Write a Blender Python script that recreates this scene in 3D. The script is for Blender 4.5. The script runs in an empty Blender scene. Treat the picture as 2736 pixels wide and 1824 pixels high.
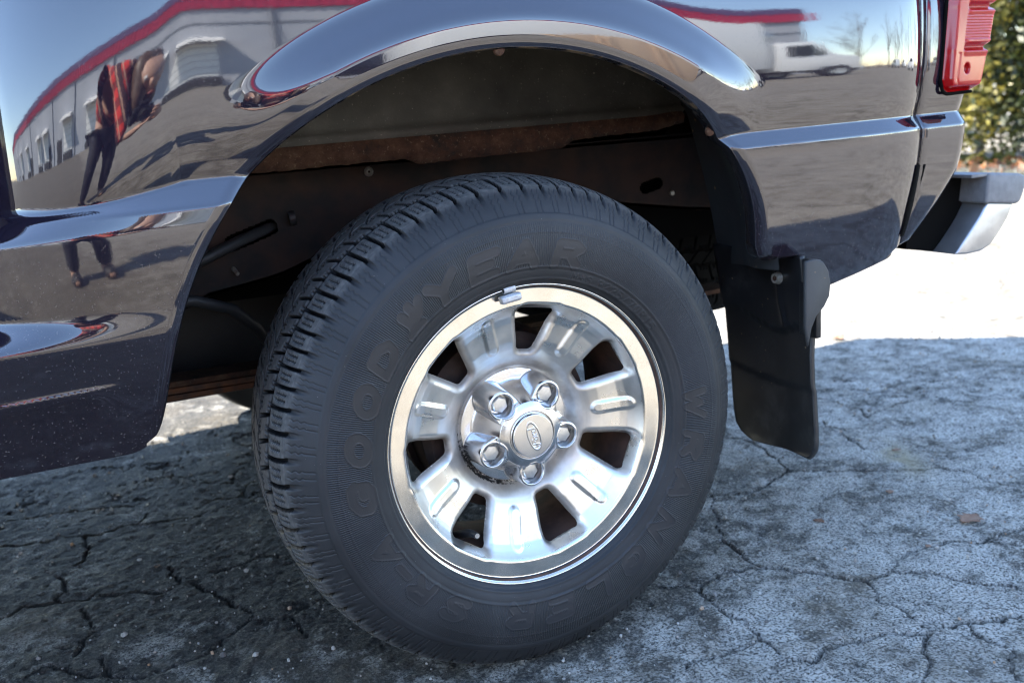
import bpy, bmesh, math, random
import numpy as np
from mathutils import Vector, Matrix
R = math.radians
PI = math.pi
rng = np.random.default_rng(7)
random.seed(7)
scene = bpy.context.scene
COL = scene.collection

# ---------------------------------------------------------------- camera, sky, sun, exposure
cam_d = bpy.data.cameras.new('camera')
cam = bpy.data.objects.new('camera', cam_d)
COL.objects.link(cam)
CP = Vector((-0.51226, -1.08211, 0.74754))
yaw, pitch, roll = R(24.2393), R(13.1309), R(-4.12355)
fwd = Vector((math.sin(yaw) * math.cos(pitch), math.cos(yaw) * math.cos(pitch), -math.sin(pitch)))
rgt = Vector((math.cos(yaw), -math.sin(yaw), 0))
upv = rgt.cross(fwd)
r2 = rgt * math.cos(roll) + upv * math.sin(roll)
u2 = -rgt * math.sin(roll) + upv * math.cos(roll)
M = Matrix((r2, u2, -fwd)).transposed().to_4x4()
M.translation = CP
cam.matrix_world = M
cam_d.sensor_width = 36.0
cam_d.lens = 36.0 * 942.6 / 1024.0
cam_d.clip_start = 0.02
cam_d.clip_end = 600
cam_d.dof.use_dof = True
cam_d.dof.focus_distance = 1.13
cam_d.dof.aperture_fstop = 5.8
scene.camera = cam

SUN_EL = R(51.0)
SUN_H = Vector((-0.795, 0.607, 0)).normalized()           # horizontal direction towards the sun
world = bpy.data.worlds.new('World')
scene.world = world
world.use_nodes = True
wn = world.node_tree.nodes
sky = wn.new('ShaderNodeTexSky')
sky.sky_type = 'NISHITA'
sky.sun_disc = False
sky.sun_elevation = SUN_EL
sky.sun_rotation = math.atan2(SUN_H.x, SUN_H.y)
sky.air_density = 1.0
sky.dust_density = 0.1
sky.ozone_density = 1.3
bg = wn['Background']
world.node_tree.links.new(sky.outputs[0], bg.inputs[0])
bg.inputs[1].default_value = 0.15
sun_d = bpy.data.lights.new('sun', 'SUN')
sun_d.energy = 4.2
sun_d.angle = R(0.53)
sun_d.color = (1.0, 0.94, 0.85)
sun = bpy.data.objects.new('sun', sun_d)
COL.objects.link(sun)
to_sun = SUN_H * math.cos(SUN_EL) + Vector((0, 0, math.sin(SUN_EL)))
sun.rotation_euler = (-to_sun).to_track_quat('-Z', 'Y').to_euler()
sun.location = to_sun * 30
vs = scene.view_settings
vs.view_transform = 'Standard'
vs.look = 'None'
vs.gamma = 1.0
vs.use_curve_mapping = False
vs.exposure = 2.68
scene.render.engine = 'CYCLES'
scene.cycles.use_denoising = True
scene.cycles.filter_width = 1.0
scene.cycles.max_bounces = 8
scene.cycles.glossy_bounces = 5
scene.cycles.transparent_max_bounces = 12
scene.cycles.caustics_reflective = False
scene.cycles.caustics_refractive = False
scene.cycles.sample_clamp_indirect = 8.0

# ---------------------------------------------------------------- material helpers
def nodes(m): return m.node_tree.nodes, m.node_tree.links
def N(m, kind, **kw):
    n = m.node_tree.nodes.new('ShaderNode' + kind)
    for k_, v in kw.items():
        if hasattr(n, k_): setattr(n, k_, v)
        else: n.inputs[k_].default_value = v
    return n
def L(m, a, b): m.node_tree.links.new(a, b)
def mat(name, col=(.5, .5, .5), rough=.5, metal=0., **kw):
    m = bpy.data.materials.new(name)
    m.use_nodes = True
    b = m.node_tree.nodes['Principled BSDF']
    b.inputs['Base Color'].default_value = (*col, 1)
    b.inputs['Roughness'].default_value = rough
    b.inputs['Metallic'].default_value = metal
    for k_, v in kw.items():
        b.inputs[k_.replace('_', ' ')].default_value = v
    return m
def bsdf(m): return m.node_tree.nodes['Principled BSDF']
def ramp(m, src, stops):
    r = N(m, 'ValToRGB')
    e = r.color_ramp.elements
    while len(e) < len(stops): e.new(.5)
    for i, (p, c) in enumerate(stops):
        e[i].position = p
        e[i].color = (*c, 1) if len(c) == 3 else c
    L(m, src, r.inputs[0])
    return r.outputs[0]
def noise(m, scale, detail=4, rough=.55, vec=None, dist=0., coord='Object'):
    n = N(m, 'TexNoise')
    n.inputs['Scale'].default_value = scale
    n.inputs['Detail'].default_value = detail
    n.inputs['Roughness'].default_value = rough
    n.inputs['Distortion'].default_value = dist
    if vec is None:
        tc = N(m, 'TexCoord')
        vec = tc.outputs[coord]
    L(m, vec, n.inputs['Vector'])
    return n.outputs['Fac']
def mix(m, fac, a, b, mode='MIX'):
    n = m.node_tree.nodes.new('ShaderNodeMix')
    n.data_type = 'RGBA'
    n.blend_type = mode
    for s, v in ((n.inputs[0], fac), (n.inputs[6], a), (n.inputs[7], b)):
        if hasattr(v, 'links'): L(m, v, s)
        elif isinstance(v, (int, float)): s.default_value = v
        else: s.default_value = (*v, 1)
    return n.outputs[2]
def math_(m, op, a, b=0.0, c=None):
    n = N(m, 'Math', operation=op)
    for i, v in enumerate((a, b) if c is None else (a, b, c)):
        if hasattr(v, 'links'): L(m, v, n.inputs[i])
        else: n.inputs[i].default_value = v
    return n.outputs[0]
def bump(m, h, dist=.001, strength=1.0):
    n = N(m, 'Bump')
    n.inputs['Strength'].default_value = strength
    n.inputs['Distance'].default_value = dist
    L(m, h, n.inputs['Height'])
    L(m, n.outputs[0], bsdf(m).inputs['Normal'])
    return n
def noisy(name, c1, c2, scale, rough=.7, metal=0., bumpd=0., lo=.35, hi=.65, detail=5, **kw):
    m = mat(name, c1, rough, metal, **kw)
    f = noise(m, scale, detail)
    L(m, ramp(m, f, [(lo, c1), (hi, c2)]), bsdf(m).inputs['Base Color'])
    if bumpd: bump(m, f, bumpd)
    return m

# ---------------------------------------------------------------- object helpers
def link(o, parent=None):
    COL.objects.link(o)
    if parent is not None: o.parent = parent
    return o
def empty(name, loc=(0, 0, 0), rz=0., parent=None):
    o = bpy.data.objects.new(name, None)
    o.empty_display_size = .2
    o.location = loc
    o.rotation_euler = (0, 0, rz)
    return link(o, parent)
def tag(o, label=None, cat=None, group=None, kind=None):
    for k_, v in (('label', label), ('category', cat), ('group', group), ('kind', kind)):
        if v: o[k_] = v
    return o
def mesh_np(name, V, F, m, parent=None, smooth=True, nrm=None, attrs=None):
    """V (n,3) array, F (k,4) or (k,3) index array"""
    V = np.ascontiguousarray(V, dtype=np.float32).reshape(-1, 3)
    F = np.ascontiguousarray(F, dtype=np.int32)
    me = bpy.data.meshes.new(name)
    k, s = F.shape
    me.vertices.add(len(V))
    me.vertices.foreach_set('co', V.ravel())
    me.loops.add(k * s)
    me.loops.foreach_set('vertex_index', F.ravel())
    me.polygons.add(k)
    me.polygons.foreach_set('loop_start', np.arange(0, k * s, s, dtype=np.int32))
    me.polygons.foreach_set('loop_total', np.full(k, s, dtype=np.int32))
    me.polygons.foreach_set('use_smooth', np.full(k, smooth, dtype=bool))
    me.update(calc_edges=True)
    for an, av in (attrs or {}).items():
        a = me.attributes.new(an, 'FLOAT', 'POINT')
        a.data.foreach_set('value', np.ascontiguousarray(av, dtype=np.float32).ravel())
    if nrm is not None:
        me.normals_split_custom_set_from_vertices(np.asarray(nrm, dtype=np.float32).reshape(-1, 3))
    if m is not None: me.materials.append(m)
    return link(bpy.data.objects.new(name, me), parent)
def grid_faces(ni, nj, wrap=False):
    i = np.arange(ni if wrap else ni - 1)
    j = np.arange(nj - 1)
    I, J = np.meshgrid(i, j, indexing='ij')
    I2 = (I + 1) % ni
    return np.stack([I * nj + J, I2 * nj + J, I2 * nj + J + 1, I * nj + J + 1], -1).reshape(-1, 4)
class PB:
    """collects simple solids, then links them as one mesh"""
    def __init__(s): s.v = []; s.f = []
    def add(s, vs_, fs):
        o = len(s.v)
        s.v += [tuple(v) for v in vs_]
        s.f += [tuple(i + o for i in f) for f in fs]
        return s
    def box(s, x0, x1, y0, y1, z0, z1, tf=None):
        vs_ = [(x, y, z) for x in (x0, x1) for y in (y0, y1) for z in (z0, z1)]
        if tf: vs_ = [tf(Vector(v)) for v in vs_]
        return s.add(vs_, [(0, 1, 3, 2), (4, 6, 7, 5), (0, 4, 5, 1), (2, 3, 7, 6), (0, 2, 6, 4), (1, 5, 7, 3)])
    def prism(s, poly, a0, a1, axis='y', tf=None):
        """poly: list of 2D points; axis y: (x,z) extruded over y; x: (y,z) over x; z: (x,y) over z"""
        n = len(poly)
        mk = {'y': lambda p, a: (p[0], a, p[1]), 'x': lambda p, a: (a, p[0], p[1]), 'z': lambda p, a: (p[0], p[1], a)}[axis]
        vs_ = [mk(p, a0) for p in poly] + [mk(p, a1) for p in poly]
        if tf: vs_ = [tf(Vector(v)) for v in vs_]
        fs = [tuple(range(n)), tuple(range(2 * n - 1, n - 1, -1))] + [(i, (i + 1) % n, n + (i + 1) % n, n + i) for i in range(n)]
        return s.add(vs_, fs)
    def tube(s, pts, rad, n=10, caps=True):
        pts = [Vector(p) for p in pts]
        rads = rad if isinstance(rad, (list, tuple)) else [rad] * len(pts)
        o = len(s.v)
        prev = None
        for i, p in enumerate(pts):
            t = (pts[min(i + 1, len(pts) - 1)] - pts[max(i - 1, 0)]).normalized()
            a = t.orthogonal().normalized() if prev is None else (prev - t * prev.dot(t)).normalized()
            prev = a
            b = t.cross(a)
            for k in range(n):
                an = 2 * PI * k / n
                s.v.append(tuple(p + (a * math.cos(an) + b * math.sin(an)) * rads[i]))
        for i in range(len(pts) - 1):
            for k in range(n):
                s.f.append((o + i * n + k, o + i * n + (k + 1) % n, o + (i + 1) * n + (k + 1) % n, o + (i + 1) * n + k))
        if caps:
            s.f.append(tuple(o + k for k in reversed(range(n))))
            s.f.append(tuple(o + (len(pts) - 1) * n + k for k in range(n)))
        return s
    def lathe(s, prof, n=32, axis='y', c=(0, 0, 0)):
        """prof: (axial, radius)"""
        o = len(s.v)
        for a, r in prof:
            for k in range(n):
                t = 2 * PI * k / n
                q = {'y': (r * math.cos(t), a, r * math.sin(t)), 'z': (r * math.cos(t), r * math.sin(t), a), 'x': (a, r * math.cos(t), r * math.sin(t))}[axis]
                s.v.append((q[0] + c[0], q[1] + c[1], q[2] + c[2]))
        for i in range(len(prof) - 1):
            for k in range(n):
                s.f.append((o + i * n + k, o + i * n + (k + 1) % n, o + (i + 1) * n + (k + 1) % n, o + (i + 1) * n + k))
        return s
    def build(s, name, m, parent=None, smooth=False, bevel=0., seg=2, angle=None, sub=0):
        me = bpy.data.meshes.new(name)
        me.from_pydata(s.v, [], s.f)
        bm = bmesh.new()
        bm.from_mesh(me)
        bmesh.ops.recalc_face_normals(bm, faces=bm.faces)
        if bevel:
            es = [e for e in bm.edges if len(e.link_faces) == 2 and e.calc_face_angle(0) > R(25)]
            bmesh.ops.bevel(bm, geom=es, offset=bevel, segments=seg, affect='EDGES', profile=.5, clamp_overlap=True)
        if smooth or bevel:
            for f in bm.faces: f.smooth = True
        bm.to_mesh(me)
        bm.free()
        if (smooth or bevel) and hasattr(me, 'set_sharp_from_angle'): me.set_sharp_from_angle(angle=R(angle or 40))
        me.materials.append(m)
        return link(bpy.data.objects.new(name, me), parent)
def copy_tree(o, parent=None):
    c = o.copy()
    COL.objects.link(c)
    if parent is not None: c.parent = parent
    for ch in list(o.children): copy_tree(ch, c)
    return c
def ss(t):
    t = np.clip(t, 0, 1)
    return t * t * (3 - 2 * t)
def smax(a, b, k):
    h = np.clip(.5 + .5 * (a - b) / k, 0, 1)
    return b * (1 - h) + a * h + k * h * (1 - h)
def seg_dist(px, py, pts):
    d = None
    for (ax, ay), (bx, by) in zip(pts[:-1], pts[1:]):
        ex, ey = bx - ax, by - ay
        L2 = ex * ex + ey * ey + 1e-18
        t = np.clip(((px - ax) * ex + (py - ay) * ey) / L2, 0, 1)
        q = np.hypot(px - ax - t * ex, py - ay - t * ey)
        d = q if d is None else np.minimum(d, q)
    return d
def poly_sdf(px, py, v):
    d = np.full(px.shape, 1e9)
    s = np.ones(px.shape)
    n = len(v)
    for i in range(n):
        ax, ay = v[i]
        bx, by = v[i - 1]
        ex, ey = bx - ax, by - ay
        wx, wy = px - ax, py - ay
        t = np.clip((wx * ex + wy * ey) / (ex * ex + ey * ey), 0, 1)
        d = np.minimum(d, (wx - ex * t) ** 2 + (wy - ey * t) ** 2)
        c1, c2, c3 = py >= ay, py < by, ex * wy > ey * wx
        fl = (c1 & c2 & c3) | (~c1 & ~c2 & ~c3)
        s = np.where(fl, -s, s)
    return s * np.sqrt(d)
def oval(cx, cy, rx, ry, n=20, tilt=0.):
    return [(cx + rx * math.cos(2 * PI * i / n), cy + ry * math.sin(2 * PI * i / n)) for i in range(n + 1)]
# ---------------------------------------------------------------- materials
PAINT = mat('navy_paint', (.010, .0075, .0155), .04)
b = bsdf(PAINT)
b.inputs['IOR'].default_value = 1.92
b.inputs['Coat Weight'].default_value = .35
b.inputs['Coat Roughness'].default_value = .015
pn = noise(PAINT, 260, 2)
pn2 = noise(PAINT, 16, 2)
bump(PAINT, math_(PAINT, 'ADD', math_(PAINT, 'MULTIPLY', pn, .1), pn2), .00022, .5)
dn = noise(PAINT, 420, 0)
sp = ramp(PAINT, dn, [(.74, (.10,) * 3), (.79, (1, 1, 1))])
low = N(PAINT, 'TexCoord')
sx = N(PAINT, 'SeparateXYZ')
L(PAINT, low.outputs['Object'], sx.inputs[0])
lowf = ramp(PAINT, sx.outputs[2], [(.38, (.6, .6, .6)), (.72, (.12, .12, .12))])
dust = mix(PAINT, 1.0, sp, lowf, 'MULTIPLY')
L(PAINT, mix(PAINT, dust, (.010, .0075, .0155), (.17, .15, .13)), b.inputs['Base Color'])
L(PAINT, ramp(PAINT, dust, [(0, (.035,) * 3), (1, (.5,) * 3)]), b.inputs['Roughness'])

RUBBER = mat('tyre_rubber', (.022, .023, .025), .62)
b = bsdf(RUBBER)
rb = noise(RUBBER, 9, 6)
rb2 = noise(RUBBER, 420, 1)
at = N(RUBBER, 'Attribute', attribute_name='wear')
at2 = N(RUBBER, 'Attribute', attribute_name='letter')
c0 = ramp(RUBBER, rb, [(.35, (.0145, .015, .016)), (.62, (.026, .0265, .028))])
c1 = mix(RUBBER, at.outputs['Fac'], c0, ramp(RUBBER, noise(RUBBER, 150, 4), [(.3, (.05, .05, .05)), (.7, (.13, .126, .118))]))
spk = ramp(RUBBER, rb2, [(.77, (0, 0, 0)), (.80, (.7, .7, .7))])
c2 = mix(RUBBER, spk, c1, (.16, .155, .145))
dpa = N(RUBBER, 'Attribute', attribute_name='groove_shade')
c3 = mix(RUBBER, dpa.outputs['Fac'], c2, (.007, .007, .0075))  # grooves and sipes near black: their shade is put into the rubber colour
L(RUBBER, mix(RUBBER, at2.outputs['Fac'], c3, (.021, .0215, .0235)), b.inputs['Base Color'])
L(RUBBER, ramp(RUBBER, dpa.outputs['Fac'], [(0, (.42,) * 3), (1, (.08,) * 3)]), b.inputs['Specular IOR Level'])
L(RUBBER, ramp(RUBBER, at2.outputs['Fac'], [(0, (.62,) * 3), (1, (.47,) * 3)]), b.inputs['Roughness'])
tcr = N(RUBBER, 'TexCoord')
sxr = N(RUBBER, 'SeparateXYZ')
L(RUBBER, tcr.outputs['Object'], sxr.inputs[0])
an = math_(RUBBER, 'ARCTAN2', sxr.outputs[2], sxr.outputs[0])
hat = N(RUBBER, 'Attribute', attribute_name='hatch')
hw = math_(RUBBER, 'MULTIPLY', math_(RUBBER, 'SINE', math_(RUBBER, 'MULTIPLY', an, 620.0)), hat.outputs['Fac'])
bump(RUBBER, math_(RUBBER, 'ADD', hw, math_(RUBBER, 'MULTIPLY', noise(RUBBER, 700, 2), .5)), .0004, .7)

ALU = mat('polished_aluminium', (.74, .73, .70), .2, 1.0)
b = bsdf(ALU)
da = N(ALU, 'Attribute', attribute_name='dirt')
db = N(ALU, 'Attribute', attribute_name='grime')
dnz = noise(ALU, 38, 6)
df = math_(ALU, 'MULTIPLY', da.outputs['Fac'], ramp(ALU, dnz, [(.3, (.45,) * 3), (.7, (1,) * 3)]))
cA = mix(ALU, df, ramp(ALU, noise(ALU, 24, 5), [(.35, (.74, .71, .65)), (.6, (.84, .815, .76))]), (.15, .105, .07))
gsm = ramp(ALU, math_(ALU, 'MULTIPLY', db.outputs['Fac'], noise(ALU, 210, 5, .7)), [(.42, (0, 0, 0)), (.52, (1, 1, 1))])
L(ALU, mix(ALU, gsm, cA, (.012, .011, .010)), b.inputs['Base Color'])
pol = N(ALU, 'Attribute', attribute_name='satin')
rr = math_(ALU, 'ADD', math_(ALU, 'MULTIPLY', pol.outputs['Fac'], .14), math_(ALU, 'MULTIPLY', noise(ALU, 30, 5), .34))
L(ALU, math_(ALU, 'ADD', rr, math_(ALU, 'MULTIPLY', df, .35)), b.inputs['Roughness'])
L(ALU, math_(ALU, 'SUBTRACT', 1.0, math_(ALU, 'MULTIPLY', math_(ALU, 'MAXIMUM', df, gsm), .75)), b.inputs['Metallic'])
bump(ALU, noise(ALU, 600, 3), .00006, .6)

CHROME = mat('hub_cap_chrome', (.70, .70, .70), .2, 1.0)
L(CHROME, ramp(CHROME, noise(CHROME, 60, 5), [(.3, (.15,) * 3), (.75, (.27,) * 3)]), bsdf(CHROME).inputs['Roughness'])
bump(CHROME, noise(CHROME, 90, 3), .00012, .5)
NUTM = noisy('lug_nut_metal', (.74, .74, .73), (.60, .61, .60), 120, .3, .9)
LEAD = noisy('wheel_weight_coating', (.42, .43, .44), (.56, .57, .59), 500, .42, .35)
DARKRUST = noisy('dark_rust', (.028, .017, .012), (.07, .036, .022), 26, .85, 0, .001)
RUST = mat('flaking_rust', (.05, .02, .01), .9)
rn1 = noise(RUST, 28, 8, .72)
rn2 = noise(RUST, 190, 4, .7)
rc = ramp(RUST, rn1, [(.34, (.012, .008, .006)), (.48, (.048, .018, .008)), (.6, (.075, .036, .018)), (.72, (.085, .062, .042))])
rc = mix(RUST, ramp(RUST, rn2, [(.60, (0, 0, 0)), (.68, (.7,) * 3)]), rc, (.16, .115, .075))
L(RUST, rc, bsdf(RUST).inputs['Base Color'])
bump(RUST, math_(RUST, 'ADD', rn1, math_(RUST, 'MULTIPLY', rn2, .5)), .003)
ORANGERUST = noisy('orange_rust', (.14, .052, .02), (.05, .03, .022), 60, .9, 0, .002)
BOXGREY = mat('dusty_box_steel', (.05, .048, .044), .72)
f1 = noise(BOXGREY, 7, 5)
f2 = noise(BOXGREY, 210, 3)
cB = ramp(BOXGREY, f1, [(.3, (.016, .015, .012)), (.55, (.055, .052, .044)), (.75, (.11, .104, .09))])
L(BOXGREY, mix(BOXGREY, ramp(BOXGREY, f2, [(.66, (0, 0, 0)), (.74, (.8, .8, .8))]), cB, (.21, .195, .16)), bsdf(BOXGREY).inputs['Base Color'])
bump(BOXGREY, f2, .0006)
FRAMEM = noisy('frame_steel', (.011, .008, .007), (.040, .018, .010), 22, .8, 0, .0006)
BLACKP = noisy('black_plastic', (.012, .012, .013), (.022, .022, .023), 18, .5, 0, .0004)
LINER = mat('liner_plastic', (.02, .021, .022), .6)
lf = noise(LINER, 6, 5)
lsp = ramp(LINER, noise(LINER, 95, 1), [(.755, (0, 0, 0)), (.79, (.9, .9, .9))])
L(LINER, mix(LINER, lsp, ramp(LINER, lf, [(.3, (.016, .017, .018)), (.7, (.042, .042, .042))]), (.26, .17, .07)), bsdf(LINER).inputs['Base Color'])
bump(LINER, noise(LINER, 40, 4), .0006)
FLAP = mat('mud_flap_rubber', (.012, .013, .014), .42)
fsp = ramp(FLAP, noise(FLAP, 150, 1), [(.775, (0, 0, 0)), (.80, (.9, .9, .9))])
L(FLAP, mix(FLAP, fsp, ramp(FLAP, noise(FLAP, 9, 8, .7), [(.35, (.007, .007, .008)), (.55, (.014, .014, .015)), (.72, (.05, .048, .044))]), (.34, .24, .12)), bsdf(FLAP).inputs['Base Color'])
HOSE = mat('black_hose', (.02, .02, .021), .55)
SCREW = noisy('zinc_screw', (.62, .60, .55), (.42, .38, .30), 300, .4, .7)
EDGE = mat('wheel_arch_flange', (.01, .01, .012), .5)
e0 = noise(EDGE, 30, 8, .7)
exz = N(EDGE, 'SeparateXYZ')
L(EDGE, N(EDGE, 'TexCoord').outputs['Object'], exz.inputs[0])
e1 = math_(EDGE, 'SUBTRACT', e0, ramp(EDGE, exz.outputs[2], [(.66, (.2,) * 3), (.78, (0, 0, 0))]))
L(EDGE, ramp(EDGE, e1, [(.50, (.009, .009, .012)), (.58, (.10, .07, .04)), (.68, (.20, .14, .08))]), bsdf(EDGE).inputs['Base Color'])
L(EDGE, ramp(EDGE, e1, [(.45, (.2,) * 3), (.55, (.9,) * 3)]), bsdf(EDGE).inputs['Roughness'])
bump(EDGE, e1, .002)
LENS = mat('red_lens', (.56, .006, .010), .08)
bsdf(LENS).inputs['Transmission Weight'].default_value = .35
bsdf(LENS).inputs['IOR'].default_value = 1.49
LAMPIN = noisy('lamp_reflector', (.60, .03, .028), (.36, .012, .015), 60, .35)
LENSDARK = mat('lamp_rim', (.16, .008, .012), .2)
BUMPM = noisy('brushed_bumper_steel', (.52, .52, .52), (.40, .40, .41), 25, .34, .85)
PADM = noisy('grey_step_pad', (.15, .152, .16), (.20, .203, .21), 60, .55)
GLASSM = mat('tinted_glass', (.02, .024, .026), .02)
bsdf(GLASSM).inputs['IOR'].default_value = 1.5
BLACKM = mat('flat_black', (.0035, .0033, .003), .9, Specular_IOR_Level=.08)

# ---------------------------------------------------------------- ground
ASPH = mat('cracked_asphalt', (.1, .1, .1), .9)
b = bsdf(ASPH)
tc = N(ASPH, 'TexCoord')
P0 = tc.outputs['Object']
big = noise(ASPH, 1.1, 5, .6, P0)
mid = noise(ASPH, 9, 8, .68, P0, .5)
mid2 = noise(ASPH, 30, 6, .7, P0, .3)
fine = noise(ASPH, 240, 5, .75, P0)
vor = N(ASPH, 'TexVoronoi')
vor.inputs['Scale'].default_value = 190
L(ASPH, P0, vor.inputs['Vector'])
vcol = N(ASPH, 'RGBToBW')
L(ASPH, vor.outputs['Color'], vcol.inputs[0])
base = ramp(ASPH, fine, [(.34, (.012, .012, .012)), (.46, (.062, .062, .062)), (.56, (.15, .148, .145)), (.66, (.34, .33, .32))])
base = mix(ASPH, 1.0, base, ramp(ASPH, mid2, [(.3, (.4,) * 3), (.55, (1,) * 3), (.72, (1.35,) * 3)]), 'MULTIPLY')
gr = N(ASPH, 'TexVoronoi')
gr.inputs['Scale'].default_value = 105
L(ASPH, P0, gr.inputs['Vector'])
grc = N(ASPH, 'RGBToBW')
L(ASPH, gr.outputs['Color'], grc.inputs[0])
gm = math_(ASPH, 'MULTIPLY', ramp(ASPH, grc.outputs[0], [(.78, (0, 0, 0)), (.82, (1,) * 3)]), ramp(ASPH, gr.outputs['Distance'], [(.16, (1,) * 3), (.30, (0, 0, 0))]))
base = mix(ASPH, gm, base, (.42, .41, .39))
base = mix(ASPH, ramp(ASPH, vcol.outputs[0], [(.74, (0, 0, 0)), (.86, (.75,) * 3)]), base, ramp(ASPH, vor.outputs['Distance'], [(.2, (.38, .36, .33)), (.9, (.06, .058, .055))]))
salt = math_(ASPH, 'ADD', math_(ASPH, 'MULTIPLY', mid, .7), math_(ASPH, 'MULTIPLY', mid2, .42))
sxa = N(ASPH, 'SeparateXYZ')
L(ASPH, P0, sxa.inputs[0])
# dried de-icing salt, thinned under the truck to paint in its shade too
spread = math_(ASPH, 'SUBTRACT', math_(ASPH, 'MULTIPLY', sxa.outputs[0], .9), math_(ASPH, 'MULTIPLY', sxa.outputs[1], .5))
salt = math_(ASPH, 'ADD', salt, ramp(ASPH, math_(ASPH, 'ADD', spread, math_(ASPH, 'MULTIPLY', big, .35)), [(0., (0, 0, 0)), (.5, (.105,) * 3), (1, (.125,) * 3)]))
# shade of the truck painted into the base: darker towards it, paler away
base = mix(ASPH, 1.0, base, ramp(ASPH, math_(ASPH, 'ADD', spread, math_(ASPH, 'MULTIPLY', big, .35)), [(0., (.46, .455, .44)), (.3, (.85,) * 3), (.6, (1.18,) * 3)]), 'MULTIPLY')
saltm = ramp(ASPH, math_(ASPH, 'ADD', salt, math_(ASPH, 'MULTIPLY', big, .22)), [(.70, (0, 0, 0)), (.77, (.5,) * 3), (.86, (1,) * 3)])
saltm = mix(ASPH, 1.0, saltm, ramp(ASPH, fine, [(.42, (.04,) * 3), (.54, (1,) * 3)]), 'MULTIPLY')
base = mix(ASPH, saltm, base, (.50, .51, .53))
brown = ramp(ASPH, noise(ASPH, 3.2, 6, .65, P0), [(.52, (0, 0, 0)), (.75, (.4,) * 3)])
base = mix(ASPH, brown, base, (.16, .135, .10))
ca = N(ASPH, 'Attribute', attribute_name='crack')
base = mix(ASPH, ca.outputs['Fac'], base, (.022, .021, .019))
sa = N(ASPH, 'Attribute', attribute_name='stain')
base = mix(ASPH, sa.outputs['Fac'], base, (.30, .27, .19))
far = N(ASPH, 'Attribute', attribute_name='far')
v2 = N(ASPH, 'TexVoronoi', feature='DISTANCE_TO_EDGE')
v2.inputs['Scale'].default_value = 1.7
wv = N(ASPH, 'TexNoise')
wv.inputs['Scale'].default_value = 3.5
wv.inputs['Detail'].default_value = 6
L(ASPH, P0, wv.inputs['Vector'])
L(ASPH, mix(ASPH, .22, P0, wv.outputs['Color']), v2.inputs['Vector'])
fc = math_(ASPH, 'MULTIPLY', ramp(ASPH, v2.outputs['Distance'], [(.004, (.8,) * 3), (.012, (0, 0, 0))]), far.outputs['Fac'])
base = mix(ASPH, fc, base, (.018, .017, .016))
warm = math_(ASPH, 'MULTIPLY', far.outputs['Fac'], .55)
base = mix(ASPH, warm, base, ramp(ASPH, noise(ASPH, 2.0, 7, .7, P0), [(.3, (.095, .088, .077)), (.7, (.19, .178, .16))]))
base = mix(ASPH, 1.0, base, (1.0, .92, .77), 'MULTIPLY')
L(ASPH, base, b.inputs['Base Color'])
bump(ASPH, math_(ASPH, 'ADD', fine, math_(ASPH, 'MULTIPLY', mid2, .8)), .0035, 1.0)

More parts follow.
